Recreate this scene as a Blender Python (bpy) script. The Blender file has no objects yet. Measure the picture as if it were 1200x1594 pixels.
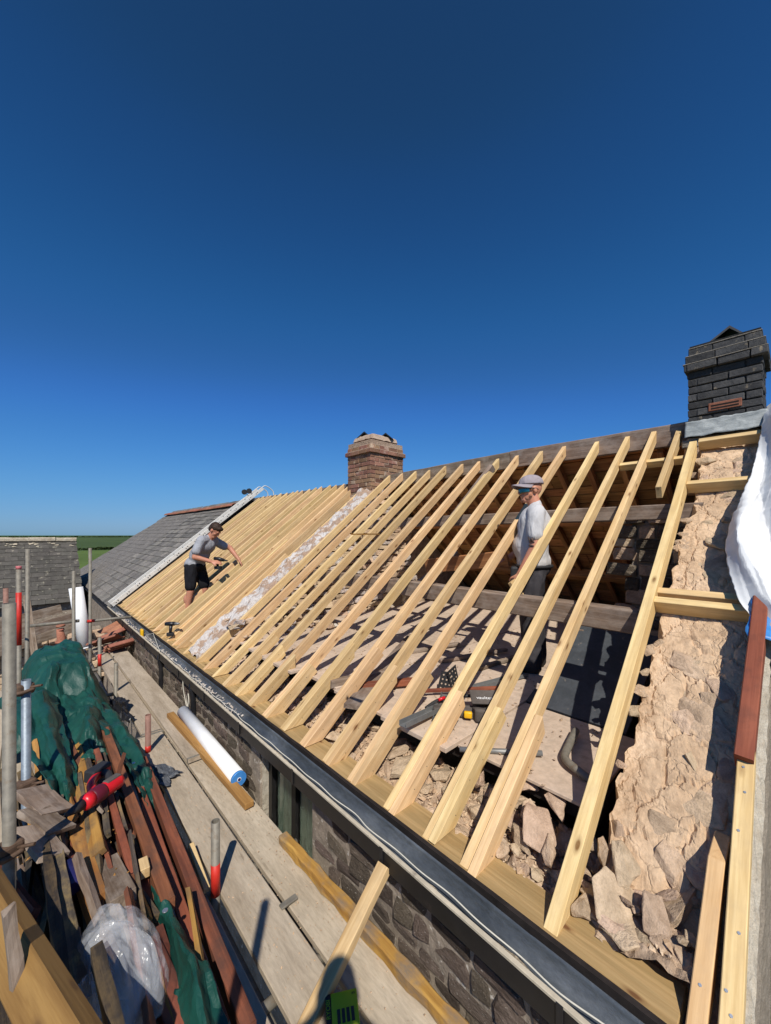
import bpy, bmesh, math, random
from mathutils import Vector, Matrix, Euler, noise as mnoise
random.seed(7)
# ------------------------------------------------------------------ camera, sky, sun, exposure
SC = bpy.context.scene
COL = SC.collection
YAW = math.atan2(560, 598)             # heading between the house's length (Y) and the view
cam_d = bpy.data.cameras.new('camera')
cam_d.sensor_fit = 'HORIZONTAL'; cam_d.sensor_width = 36.0
cam_d.lens = 36.0 * 598 / 1200
cam_d.shift_y = 36.0 / 1200
cam_d.clip_start = 0.02; cam_d.clip_end = 9000
cam = bpy.data.objects.new('camera', cam_d); COL.objects.link(cam)
cam.location = (0, 0, 0); cam.rotation_euler = (math.radians(90), 0, -YAW)
SC.camera = cam
SUN_EL = math.radians(48.5); SUN_HEAD = math.radians(36.0)   # SUN_HEAD: where shadows fall
world = bpy.data.worlds.new('World'); SC.world = world; world.use_nodes = True
wn = world.node_tree.nodes; wl = world.node_tree.links
sky = wn.new('ShaderNodeTexSky'); sky.sky_type = 'NISHITA'; sky.sun_disc = False
sky.sun_elevation = SUN_EL; sky.sun_rotation = SUN_HEAD + math.pi
sky.altitude = 0; sky.air_density = 1.0; sky.dust_density = 0.3; sky.ozone_density = 1.0
bg = wn['Background']; bg.inputs[1].default_value = 0.1
s_in = wn.new('ShaderNodeVectorMath'); s_in.operation = 'SCALE'; s_in.inputs['Scale'].default_value = 0.1
grade = wn.new('ShaderNodeRGBCurve')        # the photo's deep blue rendering of a clear sky, the same all round
for ci, pts_ in enumerate(([(0.073,0.0105),(0.084,0.0118),(0.119,0.0190),(0.148,0.0275),(0.25,0.0545),(0.444,0.113),(0.644,0.170),(0.79,0.213),(1.0,0.30)],
                           [(0.121,0.047),(0.138,0.0625),(0.193,0.105),(0.239,0.127),(0.387,0.221),(0.61,0.332),(0.74,0.380),(1.0,0.46)],
                           [(0.223,0.138),(0.250,0.196),(0.335,0.315),(0.395,0.375),(0.518,0.553),(0.58,0.592),(0.65,0.64),(0.715,0.672),(1.0,0.78)])):
    cv = grade.mapping.curves[ci]
    cv.points[1].location = pts_[-1]
    for p_ in pts_[:-1]: cv.points.new(*p_)
grade.mapping.extend = 'EXTRAPOLATED'; grade.mapping.use_clip = False; grade.mapping.update()
s_out = wn.new('ShaderNodeVectorMath'); s_out.operation = 'SCALE'; s_out.inputs['Scale'].default_value = 10.0
wl.new(sky.outputs[0], s_in.inputs[0]); wl.new(s_in.outputs[0], grade.inputs['Color']); wl.new(grade.outputs[0], s_out.inputs[0]); wl.new(s_out.outputs[0], bg.inputs[0])
sun_d = bpy.data.lights.new('sun', 'SUN'); sun_d.energy = 5.0; sun_d.angle = math.radians(0.53)
sun_d.color = (1.0, 0.95, 0.86)
sun = bpy.data.objects.new('sun', sun_d); COL.objects.link(sun)
sdir = Vector((math.sin(SUN_HEAD) * math.cos(SUN_EL), math.cos(SUN_HEAD) * math.cos(SUN_EL), -math.sin(SUN_EL)))
sun.rotation_euler = sdir.to_track_quat('-Z', 'Y').to_euler()
sun.location = -sdir * 50
SC.view_settings.view_transform = 'Standard'; SC.view_settings.look = 'None'
SC.view_settings.exposure = 0.0; SC.view_settings.gamma = 1.0; SC.view_settings.use_curve_mapping = False

# ------------------------------------------------------------------ helpers
WM = {}
I4 = Matrix.Identity(4)
def link(o, parent=None, world=None):
    COL.objects.link(o)
    w = world if world is not None else I4
    if parent is not None:
        o.parent = parent; o.matrix_parent_inverse = WM[parent.name].inverted()
    o.matrix_basis = w; WM[o.name] = w
    return o
def tag(o, label=None, cat=None, group=None, kind=None):
    if label: o['label'] = label
    if cat: o['category'] = cat
    if group: o['group'] = group
    if kind: o['kind'] = kind
    return o
def thing(name, loc, label, cat, group=None):
    e = bpy.data.objects.new(name, None); e.empty_display_size = 0.1
    link(e, None, Matrix.Translation(loc)); return tag(e, label, cat, group)
def setmat(me, mat):
    if mat is None: return
    for m in (mat if isinstance(mat, (list, tuple)) else [mat]): me.materials.append(m)
def mesh(name, verts, faces, mat=None, smooth=False):
    me = bpy.data.meshes.new(name); me.from_pydata([tuple(v) for v in verts], [], faces); me.update()
    setmat(me, mat)
    if smooth:
        for p in me.polygons: p.use_smooth = True
    return me
def obj(name, me, parent=None, world=None):
    return link(bpy.data.objects.new(name, me), parent, world)
def bm_mesh(name, bm, mat=None, smooth=False):
    me = bpy.data.meshes.new(name); bm.to_mesh(me); bm.free(); setmat(me, mat)
    if smooth:
        for p in me.polygons: p.use_smooth = True
    return me
BOXF = [(0,3,2,1),(4,5,6,7),(0,1,5,4),(1,2,6,5),(2,3,7,6),(3,0,4,7)]
def boxv(x0, x1, y0, y1, z0, z1):
    return [(x0,y0,z0),(x1,y0,z0),(x1,y1,z0),(x0,y1,z0),(x0,y0,z1),(x1,y0,z1),(x1,y1,z1),(x0,y1,z1)]
def bevel_bm(bm, off, seg=1):
    bmesh.ops.bevel(bm, geom=list(bm.edges), offset=off, segments=seg, affect='EDGES', profile=0.5, clamp_overlap=True)
def bm_from(verts, faces):
    bm = bmesh.new(); vs = [bm.verts.new(v) for v in verts]
    for f in faces: bm.faces.new([vs[i] for i in f])
    bmesh.ops.recalc_face_normals(bm, faces=bm.faces[:]); return bm
def add_bm(bm, verts, faces, mi=0):
    vs = [bm.verts.new(v) for v in verts]
    for f in faces:
        fc = bm.faces.new([vs[i] for i in f]); fc.material_index = mi
def box(name, x0, x1, y0, y1, z0, z1, mat, parent=None, bev=0.0, local=False):
    """axis-aligned box in world coordinates; local=True puts the origin at its centre"""
    c = Vector(((x0+x1)/2, (y0+y1)/2, (z0+z1)/2)) if local else Vector((0,0,0))
    bm = bm_from(boxv(x0-c.x, x1-c.x, y0-c.y, y1-c.y, z0-c.z, z1-c.z), BOXF)
    if bev: bevel_bm(bm, bev)
    return obj(name, bm_mesh(name, bm, mat), parent, Matrix.Translation(c))
def frame(p0, xdir, up):
    x = Vector(xdir).normalized(); z = Vector(up); y = z.cross(x).normalized(); z = x.cross(y)
    m = Matrix.Identity(4)
    for i in range(3): m[i][0] = x[i]; m[i][1] = y[i]; m[i][2] = z[i]; m[i][3] = p0[i]
    return m
def timber(name, p0, p1, w, d, mat, parent=None, up=(0,0,1), cut0=0.0, cut1=0.0, bev=0.003, top=0.0, sub=0, warp=0.0, rough=0.0):
    """bar from p0 to p1; local x along it, y across (w), z from top down to top-d; cut0/cut1 shear the end faces"""
    p0 = Vector(p0); p1 = Vector(p1); L = (p1 - p0).length
    n = max(1, sub); vs = []; fs = []
    ph = random.uniform(0, 50)
    for i in range(n + 1):
        t = i / n
        for (y, z) in ((-w/2, top-d), (w/2, top-d), (w/2, top), (-w/2, top)):
            x = t * L + (1-t) * cut0 * (z-top) + t * cut1 * (z-top)
            dy = warp * math.sin(t*math.pi*1.3 + ph) ; dz = warp * math.sin(t*math.pi*0.9 + ph*2)
            if rough:
                r = mnoise.noise_vector(Vector((x*9 + ph, y*20, z*20))) * rough; dy += r.y; dz += r.z
                if i in (0, n): x += mnoise.noise(Vector((ph, y*40, z*40))) * rough * 2.5
            vs.append((x, y + dy, z + dz))
        if i:
            a = (i-1)*4; b = i*4
            for k in range(4): fs.append((a+k, b+k, b+(k+1)%4, a+(k+1)%4))
    fs.append((0,1,2,3)); fs.append((n*4+3, n*4+2, n*4+1, n*4))
    bm = bm_from(vs, fs)
    if bev:
        if n == 1: bevel_bm(bm, bev)
        else:
            bmesh.ops.bevel(bm, geom=[e for e in bm.edges if abs((e.verts[0].co-e.verts[1].co).normalized().x) > 0.7 or e.is_boundary], offset=bev, segments=1, affect='EDGES', clamp_overlap=True)
    return obj(name, bm_mesh(name, bm, mat), parent, frame(p0, p1 - p0, up))
def tube_mesh(name, pts, r, mat, seg=10, caps=True, hollow=0.0):
    """tube through points, rings turned with the path"""
    pts = [Vector(p) for p in pts]; rs = r if isinstance(r, (list, tuple)) else [r]*len(pts)
    vs = []; fs = []; prev = None
    for i, p in enumerate(pts):
        t = (pts[min(i+1, len(pts)-1)] - pts[max(i-1, 0)]).normalized()
        if prev is None:
            a = Vector((0,0,1)) if abs(t.z) < 0.9 else Vector((1,0,0)); n = t.cross(a).normalized()
        else: n = (prev - t * prev.dot(t)).normalized()
        prev = n; b = t.cross(n)
        for k in range(seg):
            a = 2*math.pi*k/seg; vs.append(p + (n*math.cos(a) + b*math.sin(a))*rs[i])
        if i:
            for k in range(seg):
                q = (i-1)*seg; fs.append((q+k, q+(k+1)%seg, q+seg+(k+1)%seg, q+seg+k))
    me_s = len(fs)
    if caps:
        if hollow:
            for end, i in ((0, 0), (1, len(pts)-1)):
                t = (pts[1]-pts[0] if end == 0 else pts[-1]-pts[-2]).normalized(); s = 1 if end == 0 else -1
                base = i*seg; c = pts[i]; st = len(vs)
                for k in range(seg): vs.append(c + (vs[base+k]-c)*hollow)
                for k in range(seg): vs.append(c + (vs[base+k]-c)*hollow + t*s*rs[i]*3)
                for k in range(seg):
                    k2 = (k+1)%seg
                    f1 = (base+k, base+k2, st+k2, st+k); f2 = (st+k, st+k2, st+seg+k2, st+seg+k)
                    fs.append(f1 if end else f1[::-1]); fs.append(f2 if end else f2[::-1])
                f3 = tuple(st+seg+k for k in range(seg)); fs.append(f3)
        else:
            fs.append(tuple(range(seg-1, -1, -1))); fs.append(tuple((len(pts)-1)*seg + k for k in range(seg)))
    me = mesh(name, vs, fs, mat)
    for i, p in enumerate(me.polygons): p.use_smooth = i < me_s
    return me
def tube(name, pts, r, mat, parent=None, seg=10, hollow=0.0):
    c = Vector(pts[0])
    return obj(name, tube_mesh(name, [Vector(p)-c for p in pts], r, mat, seg, True, hollow), parent, Matrix.Translation(c))
def catmull(pts, n=6):
    pts = [Vector(p) for p in pts]; out = []
    for i in range(len(pts)-1):
        p0 = pts[max(i-1,0)]; p1 = pts[i]; p2 = pts[i+1]; p3 = pts[min(i+2,len(pts)-1)]
        for k in range(n):
            t = k/n
            out.append(0.5*((2*p1)+(p2-p0)*t+(2*p0-5*p1+4*p2-p3)*t*t+(3*p1-p0-3*p2+p3)*t**3))
    out.append(pts[-1]); return out
def grid(name, nu, nv, fn, mat, smooth=True, parent=None, thick=0.0, world=None, flip=False):
    vs = [fn(i/nu, j/nv) for i in range(nu+1) for j in range(nv+1)]
    fs = []
    for i in range(nu):
        for j in range(nv):
            a = i*(nv+1)+j; f = (a, a+nv+1, a+nv+2, a+1); fs.append(f[::-1] if flip else f)
    me = mesh(name, vs, fs, mat, smooth)
    o = obj(name, me, parent, world)
    if thick:
        m = o.modifiers.new('s', 'SOLIDIFY'); m.thickness = thick; m.offset = -1
    return o
def place(loc, rot=(0,0,0), sc=(1,1,1)):
    return Matrix.LocRotScale(Vector(loc), Euler(rot), Vector(sc))
def hull_rock(name, mat, n=13, flat=0.55, seed=0, bev=0.03):
    rnd = random.Random(seed); bm = bmesh.new()
    for i in range(n):
        v = Vector((rnd.gauss(0,1), rnd.gauss(0,1), rnd.gauss(0,1))).normalized()
        m = max(abs(v.x), abs(v.y), abs(v.z)); v = v / (m*0.6 + 0.4) * rnd.uniform(0.8, 1)
        bm.verts.new((v.x*0.5, v.y*0.5, v.z*0.5*flat))
    bmesh.ops.convex_hull(bm, input=bm.verts[:])
    for v in [v for v in bm.verts if not v.link_faces]: bm.verts.remove(v)
    bmesh.ops.dissolve_limit(bm, angle_limit=math.radians(14), verts=bm.verts[:], edges=bm.edges[:])
    if bev: bevel_bm(bm, bev)
    bmesh.ops.triangulate(bm, faces=bm.faces[:])
    long_e = [e for e in bm.edges if e.calc_length() > 0.16]
    bmesh.ops.subdivide_edges(bm, edges=long_e, cuts=1); bmesh.ops.triangulate(bm, faces=bm.faces[:]); bm.normal_update()
    for v in bm.verts: v.co += v.normal*0.045*mnoise.noise(v.co*5.0+Vector((seed*3.1,0,0)))
    return bm_mesh(name, bm, mat)
def sharpen(me, ang=24):
    bm = bmesh.new(); bm.from_mesh(me)
    for e in bm.edges:
        if len(e.link_faces) == 2 and e.calc_face_angle() > math.radians(ang): e.smooth = False
    bm.to_mesh(me); bm.free()
def fbm(x, y, z=0.0, o=4):
    return mnoise.fractal(Vector((x, y, z)), 1.0, 2.0, o)

# ------------------------------------------------------------------ materials
def base_mat(name, rough=0.7, spec=0.3, metal=0.0):
    m = bpy.data.materials.new(name); m.use_nodes = True
    nt = m.node_tree; b = nt.nodes['Principled BSDF']
    b.inputs['Roughness'].default_value = rough; b.inputs['Specular IOR Level'].default_value = spec
    b.inputs['Metallic'].default_value = metal
    return m, nt, b
def N(nt, t, **kw):
    n = nt.nodes.new(t)
    for k, v in kw.items():
        if k in n.inputs: n.inputs[k].default_value = v
        else: setattr(n, k, v)
    return n
def coords(nt, scale, rnd=True):
    tc = N(nt, 'ShaderNodeTexCoord'); mp = N(nt, 'ShaderNodeMapping'); mp.inputs['Scale'].default_value = scale
    nt.links.new(tc.outputs['Object'], mp.inputs['Vector'])
    if rnd:
        oi = N(nt, 'ShaderNodeObjectInfo'); mu = N(nt, 'ShaderNodeMath', operation='MULTIPLY'); mu.inputs[1].default_value = 73.0
        nt.links.new(oi.outputs['Random'], mu.inputs[0])
        cx = N(nt, 'ShaderNodeCombineXYZ')
        for i in range(3): nt.links.new(mu.outputs[0], cx.inputs[i])
        nt.links.new(cx.outputs[0], mp.inputs['Location'])
    return mp.outputs[0]
def ramp(nt, fac, stops, interp='LINEAR'):
    r = N(nt, 'ShaderNodeValToRGB'); r.color_ramp.interpolation = interp; e = r.color_ramp.elements
    e[0].position = stops[0][0]; e[0].color = (*stops[0][1], 1)
    e[1].position = stops[-1][0]; e[1].color = (*stops[-1][1], 1)
    for p, c in stops[1:-1]:
        n = e.new(p); n.color = (*c, 1)
    nt.links.new(fac, r.inputs[0]); return r.outputs[0]
def mixc(nt, fac, a, b, blend='MIX'):
    m = N(nt, 'ShaderNodeMix', data_type='RGBA', blend_type=blend)
    for sock, val in ((m.inputs[0], fac), (m.inputs[6], a), (m.inputs[7], b)):
        if hasattr(val, 'links'): nt.links.new(val, sock)
        elif isinstance(val, (int, float)): sock.default_value = val
        else: sock.default_value = (*val, 1)
    return m.outputs[2]
def rand_tone(nt, col, amt, hue=0.0):
    oi = N(nt, 'ShaderNodeObjectInfo'); h = N(nt, 'ShaderNodeHueSaturation')
    mr = N(nt, 'ShaderNodeMapRange'); mr.inputs[3].default_value = 1-amt; mr.inputs[4].default_value = 1+amt
    nt.links.new(oi.outputs['Random'], mr.inputs[0]); nt.links.new(mr.outputs[0], h.inputs['Value'])
    if hue:
        w = N(nt, 'ShaderNodeTexWhiteNoise', noise_dimensions='1D'); nt.links.new(oi.outputs['Random'], w.inputs['W'])
        m2 = N(nt, 'ShaderNodeMapRange'); m2.inputs[3].default_value = 0.5-hue; m2.inputs[4].default_value = 0.5+hue
        nt.links.new(w.outputs['Value'], m2.inputs[0]); nt.links.new(m2.outputs[0], h.inputs['Hue'])
    nt.links.new(col, h.inputs['Color']); return h.outputs[0]
def bump(nt, b, h, strength, dist=0.01):
    n = N(nt, 'ShaderNodeBump', Strength=strength, Distance=dist)
    nt.links.new(h, n.inputs['Height']); nt.links.new(n.outputs[0], b.inputs['Normal'])
def wood(name, light, dark, knot=(0.16,0.08,0.03), rough=0.65, tone=0.12, hue=0.008, knots=True, bumps=0.25, dirt=None, dirt_amt=0.5, grain=1.0):
    m, nt, b = base_mat(name, rough, 0.25)
    co = coords(nt, (1.0, 16*grain, 16*grain))
    n1 = N(nt, 'ShaderNodeTexNoise', Scale=1.3, Detail=5.0, Roughness=0.6, Distortion=0.6); nt.links.new(co, n1.inputs['Vector'])
    co2 = coords(nt, (2.5, 60*grain, 60*grain))
    n2 = N(nt, 'ShaderNodeTexNoise', Scale=1.6, Detail=4.0, Roughness=0.7); nt.links.new(co2, n2.inputs['Vector'])
    col = ramp(nt, n1.outputs[0], [(0.32, dark), (0.5, tuple((a+c)/2 for a, c in zip(light, dark))), (0.62, light)])
    g = ramp(nt, n2.outputs[0], [(0.36, (0.80,0.74,0.66)), (0.55, (1,1,1))])
    col = mixc(nt, 0.55, col, g, 'MULTIPLY')
    if knots:
        ck = coords(nt, (4.2, 11, 11)); v = N(nt, 'ShaderNodeTexVoronoi', Scale=1.0, Randomness=1.0); nt.links.new(ck, v.inputs['Vector'])
        k = ramp(nt, v.outputs['Distance'], [(0.07, (1,1,1)), (0.12, (0.4,0.4,0.4)), (0.20, (0,0,0))])
        sx = N(nt, 'ShaderNodeSeparateColor'); nt.links.new(v.outputs['Color'], sx.inputs[0])
        gt = N(nt, 'ShaderNodeMath', operation='GREATER_THAN'); gt.inputs[1].default_value = 0.35; nt.links.new(sx.outputs[0], gt.inputs[0])
        k = mixc(nt, 1.0, k, gt.outputs[0], 'MULTIPLY')
        col = mixc(nt, k, col, knot)
    if dirt:
        cd = coords(nt, (3, 5, 5)); d = N(nt, 'ShaderNodeTexNoise', Scale=2.0, Detail=6.0, Roughness=0.65); nt.links.new(cd, d.inputs['Vector'])
        f = ramp(nt, d.outputs[0], [(0.45, (0,0,0)), (0.68, (dirt_amt,)*3)]); col = mixc(nt, f, col, dirt)
    col = rand_tone(nt, col, tone, hue)
    nt.links.new(col, b.inputs['Base Color']); bump(nt, b, n2.outputs[0], bumps, 0.004)
    return m
def rocky(name, stops, scale=6.0, rough=0.9, bumps=0.6, bdist=0.02, tone=0.1, hue=0.01, spots=None, spot_scale=14.0, spot_lo=0.6, detail=8.0, stretch=(1,1,1), spec=0.2, metal=0.0, cracks=0.0):
    m, nt, b = base_mat(name, rough, spec, metal)
    co = coords(nt, stretch)
    n = N(nt, 'ShaderNodeTexNoise', Scale=scale, Detail=detail, Roughness=0.62, Distortion=0.3); nt.links.new(co, n.inputs['Vector'])
    col = ramp(nt, n.outputs[0], stops)
    n3 = N(nt, 'ShaderNodeTexNoise', Scale=scale*9, Detail=5.0, Roughness=0.7); nt.links.new(co, n3.inputs['Vector'])
    g = ramp(nt, n3.outputs[0], [(0.35, (0.7,0.7,0.7)), (0.6, (1.05,1.05,1.05))]); col = mixc(nt, 0.6, col, g, 'MULTIPLY')
    if spots:
        s = N(nt, 'ShaderNodeTexNoise', Scale=spot_scale, Detail=4.0, Roughness=0.6); nt.links.new(co, s.inputs['Vector'])
        f = ramp(nt, s.outputs[0], [(spot_lo, (0,0,0)), (spot_lo+0.06, (1,1,1))]); col = mixc(nt, f, col, spots)
    if tone or hue: col = rand_tone(nt, col, tone, hue)
    nt.links.new(col, b.inputs['Base Color'])
    h = N(nt, 'ShaderNodeTexNoise', Scale=scale*2.5, Detail=10.0, Roughness=0.68); nt.links.new(co, h.inputs['Vector'])
    hh = h.outputs[0]
    if cracks:
        v = N(nt, 'ShaderNodeTexVoronoi', feature='DISTANCE_TO_EDGE', Scale=scale*1.1)
        wv = N(nt, 'ShaderNodeTexNoise', Scale=scale*1.6, Detail=5.0); nt.links.new(co, wv.inputs['Vector'])
        mx = mixc(nt, 0.25, co, wv.outputs['Color'], 'ADD'); nt.links.new(mx, v.inputs['Vector'])
        cr = ramp(nt, v.outputs['Distance'], [(0.0, (0,0,0)), (0.05, (1,1,1))])
        hm = N(nt, 'ShaderNodeMath', operation='MULTIPLY_ADD'); hm.inputs[1].default_value = cracks
        nt.links.new(cr, hm.inputs[0]); nt.links.new(hh, hm.inputs[2]); hh = hm.outputs[0]
    bump(nt, b, hh, bumps, bdist)
    return m
def plain(name, col, rough=0.5, spec=0.4, metal=0.0, var=0.1, scale=12.0, bumps=0.1, tone=0.0, dirt=None, dirt_lo=0.55):
    m, nt, b = base_mat(name, rough, spec, metal)
    co = coords(nt, (1,1,1)); n = N(nt, 'ShaderNodeTexNoise', Scale=scale, Detail=6.0, Roughness=0.65); nt.links.new(co, n.inputs['Vector'])
    c = ramp(nt, n.outputs[0], [(0.3, tuple(x*(1-var) for x in col)), (0.7, tuple(min(1,x*(1+var)) for x in col))])
    if dirt:
        n2 = N(nt, 'ShaderNodeTexNoise', Scale=scale*0.6, Detail=8.0, Roughness=0.7); nt.links.new(co, n2.inputs['Vector'])
        f = ramp(nt, n2.outputs[0], [(dirt_lo, (0,0,0)), (dirt_lo+0.1, (1,1,1))]); c = mixc(nt, f, c, dirt)
    if tone: c = rand_tone(nt, c, tone)
    nt.links.new(c, b.inputs['Base Color'])
    r = N(nt, 'ShaderNodeMapRange'); r.inputs[3].default_value = max(0, rough-0.12); r.inputs[4].default_value = min(1, rough+0.12)
    nt.links.new(n.outputs[0], r.inputs[0]); nt.links.new(r.outputs[0], b.inputs['Roughness'])
    if bumps: bump(nt, b, n.outputs[0], bumps, 0.01)
    return m
M = {}
M['new'] = wood('new_softwood', (0.75,0.53,0.275), (0.57,0.365,0.165), knot=(0.20,0.09,0.03), tone=0.15, hue=0.010, dirt=(0.48,0.33,0.18), dirt_amt=0.5)
M['plate'] = wood('treated_plate', (0.46,0.32,0.14), (0.30,0.21,0.085), tone=0.05, bumps=0.3)
M['treated'] = wood('treated_batten', (0.42,0.24,0.075), (0.27,0.14,0.04), tone=0.08)
M['beam'] = wood('brown_pine_beam', (0.30,0.165,0.055), (0.19,0.095,0.03), tone=0.05)
M['orange'] = wood('orange_pine', (0.46,0.235,0.065), (0.27,0.115,0.03), tone=0.2, dirt=(0.10,0.08,0.06), dirt_amt=0.6)
M['oldgrey'] = wood('weathered_beam', (0.27,0.20,0.15), (0.13,0.09,0.065), knots=False, tone=0.15, rough=0.9, bumps=0.6, dirt=(0.36,0.30,0.25), dirt_amt=0.6)
M['olddark'] = wood('old_brown_board', (0.52,0.26,0.10), (0.29,0.13,0.05), tone=0.3, hue=0.01, rough=0.8)
M['black_wood'] = wood('rotten_dark_board', (0.085,0.068,0.055), (0.03,0.024,0.02), knots=False, tone=0.4, rough=0.95, bumps=0.9, dirt=(0.30,0.20,0.08), dirt_amt=0.6)
M['red'] = wood('red_brown_joist', (0.23,0.075,0.04), (0.10,0.033,0.02), knots=False, tone=0.2, hue=0.012, rough=0.75, dirt=(0.05,0.035,0.03), dirt_amt=0.6)
M['redbarge'] = wood('red_painted_barge', (0.30,0.10,0.05), (0.19,0.055,0.028), knots=False, tone=0.1, rough=0.7, dirt=(0.06,0.03,0.025), dirt_amt=0.5)
M['board'] = rocky('scaffold_board', [(0.3,(0.33,0.265,0.19)),(0.5,(0.43,0.352,0.262)),(0.7,(0.52,0.435,0.33))], scale=3.0, bumps=0.5, bdist=0.006, tone=0.13, hue=0.004, stretch=(0.5,2.6,2.6), spots=(0.27,0.215,0.155), spot_scale=9, spot_lo=0.66)
M['bark'] = wood('bark_edged_pine', (0.50,0.28,0.07), (0.33,0.16,0.04), knots=False, tone=0.05, rough=0.8, bumps=0.6, dirt=(0.20,0.15,0.11), dirt_amt=1.0)
M['floor'] = rocky('dusty_floor_sheet', [(0.3,(0.47,0.36,0.27)),(0.7,(0.58,0.455,0.35))], scale=2.2, bumps=0.25, bdist=0.006, tone=0.06, hue=0, spots=(0.38,0.285,0.21), spot_scale=7, spot_lo=0.62)
M['darkfloor'] = rocky('dark_sheet', [(0.3,(0.040,0.045,0.052)),(0.7,(0.075,0.082,0.092))], scale=3, rough=0.55, bumps=0.15, bdist=0.004, spots=(0.17,0.145,0.125), spot_lo=0.66)
M['mortar'] = rocky('pink_earth_mortar', [(0.3,(0.47,0.32,0.20)),(0.55,(0.62,0.44,0.285)),(0.75,(0.71,0.525,0.36))], scale=5, bumps=0.8, bdist=0.02, cracks=0.25, tone=0.0, hue=0)
M['rubble'] = rocky('rubble_stone', [(0.28,(0.36,0.255,0.17)),(0.5,(0.52,0.38,0.26)),(0.72,(0.66,0.49,0.345))], scale=2.6, bumps=0.6, bdist=0.04, tone=0.18, hue=0.01)
M['rubble_w'] = rocky('whitewashed_rubble', [(0.3,(0.42,0.32,0.26)),(0.6,(0.62,0.55,0.50)),(0.75,(0.74,0.71,0.68))], scale=3, bumps=0.7, bdist=0.05, tone=0.2, hue=0.02)
M['debris'] = rocky('wall_head_debris', [(0.3,(0.28,0.195,0.13)),(0.55,(0.48,0.345,0.235)),(0.75,(0.64,0.48,0.34))], scale=14, bumps=0.8, bdist=0.02, tone=0, hue=0, detail=10)
M['plaster'] = rocky('lime_torching', [(0.3,(0.44,0.38,0.34)),(0.6,(0.62,0.575,0.54))], scale=6, bumps=0.9, bdist=0.03, spots=(0.38,0.265,0.19), spot_scale=7, spot_lo=0.48, tone=0, hue=0)
M['stone'] = rocky('dark_wall_stone', [(0.3,(0.115,0.088,0.066)),(0.6,(0.19,0.148,0.115)),(0.78,(0.31,0.25,0.195))], scale=3.5, bumps=0.9, bdist=0.05, tone=0.36, hue=0.02, spots=(0.52,0.47,0.40), spot_scale=11, spot_lo=0.64)
M['wallmortar'] = rocky('old_wall_mortar', [(0.3,(0.21,0.17,0.13)),(0.7,(0.40,0.33,0.26))], scale=9, bumps=0.8, bdist=0.02, tone=0, hue=0, spots=(0.58,0.53,0.46), spot_scale=22, spot_lo=0.62)
M['render'] = rocky('rough_render', [(0.3,(0.25,0.205,0.155)),(0.7,(0.38,0.32,0.25))], scale=16, bumps=0.9, bdist=0.02, tone=0, hue=0)
M['slate'] = rocky('roof_slate', [(0.3,(0.125,0.112,0.096)),(0.7,(0.215,0.195,0.168))], scale=4, rough=0.7, bumps=0.4, bdist=0.01, tone=0.34, hue=0.01, spots=(0.33,0.29,0.22), spot_scale=18, spot_lo=0.60, spec=0.3)
M['slate_old'] = rocky('lichen_slate', [(0.3,(0.062,0.057,0.05)),(0.7,(0.115,0.105,0.09))], scale=3, rough=0.8, bumps=0.5, bdist=0.02, tone=0.16, hue=0.012, spots=(0.22,0.20,0.155), spot_scale=7, spot_lo=0.60)
M['lime'] = rocky('lime_ridge', [(0.3,(0.38,0.32,0.22)),(0.7,(0.62,0.55,0.42))], scale=7, bumps=0.8, bdist=0.03)
M['terra'] = rocky('terracotta', [(0.3,(0.25,0.095,0.06)),(0.7,(0.38,0.165,0.105))], scale=5, bumps=0.4, tone=0.2, hue=0.012, spots=(0.36,0.27,0.19), spot_scale=11, spot_lo=0.66)
M['brick'] = rocky('brown_brick', [(0.3,(0.19,0.095,0.06)),(0.7,(0.33,0.18,0.12))], scale=2.5, bumps=0.7, tone=0.38, hue=0.02, spots=(0.40,0.29,0.21), spot_scale=5, spot_lo=0.58)
M['brickm'] = rocky('chimney_mortar', [(0.3,(0.32,0.22,0.155)),(0.7,(0.47,0.345,0.25))], scale=12, bumps=0.8, bdist=0.03, tone=0, hue=0)
M['brickcap'] = rocky('flaunching', [(0.3,(0.36,0.25,0.18)),(0.7,(0.52,0.40,0.30))], scale=10, bumps=0.8, tone=0, hue=0)
M['bbrick'] = rocky('black_brick', [(0.3,(0.040,0.040,0.042)),(0.7,(0.085,0.083,0.082))], scale=5, bumps=0.7, tone=0.35, hue=0.0, spots=(0.20,0.165,0.12), spot_scale=8, spot_lo=0.63)
M['bmortar'] = rocky('dark_mortar', [(0.3,(0.018,0.018,0.018)),(0.7,(0.045,0.043,0.04))], scale=12, bumps=0.6, tone=0, hue=0)
M['lead'] = rocky('weathered_lead', [(0.3,(0.22,0.24,0.24)),(0.7,(0.44,0.46,0.45))], scale=7, rough=0.55, bumps=0.4, tone=0, hue=0, stretch=(1,1,3))
M['zinc'] = rocky('gutter_lining', [(0.3,(0.06,0.068,0.075)),(0.55,(0.13,0.142,0.152)),(0.75,(0.26,0.275,0.285))], scale=5, rough=0.30, bumps=0.45, bdist=0.02, tone=0, hue=0, spec=0.7, metal=0.4, stretch=(1,0.4,1))
M['sand'] = rocky('gutter_silt', [(0.3,(0.34,0.27,0.19)),(0.7,(0.50,0.42,0.31))], scale=30, bumps=0.9, tone=0, hue=0)
M['black'] = plain('black_paint', (0.012,0.011,0.011), 0.45, 0.4, var=0.3, dirt=(0.05,0.035,0.03), dirt_lo=0.6)
M['felt'] = plain('dark_felt', (0.022,0.017,0.015), 0.85, 0.2, var=0.4, bumps=0.5)
M['blackpl'] = plain('black_plastic', (0.012,0.012,0.014), 0.4, 0.45, var=0.2)
M['greypl'] = plain('grey_plastic_scrap', (0.07,0.075,0.085), 0.45, 0.45, var=0.3)
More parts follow.
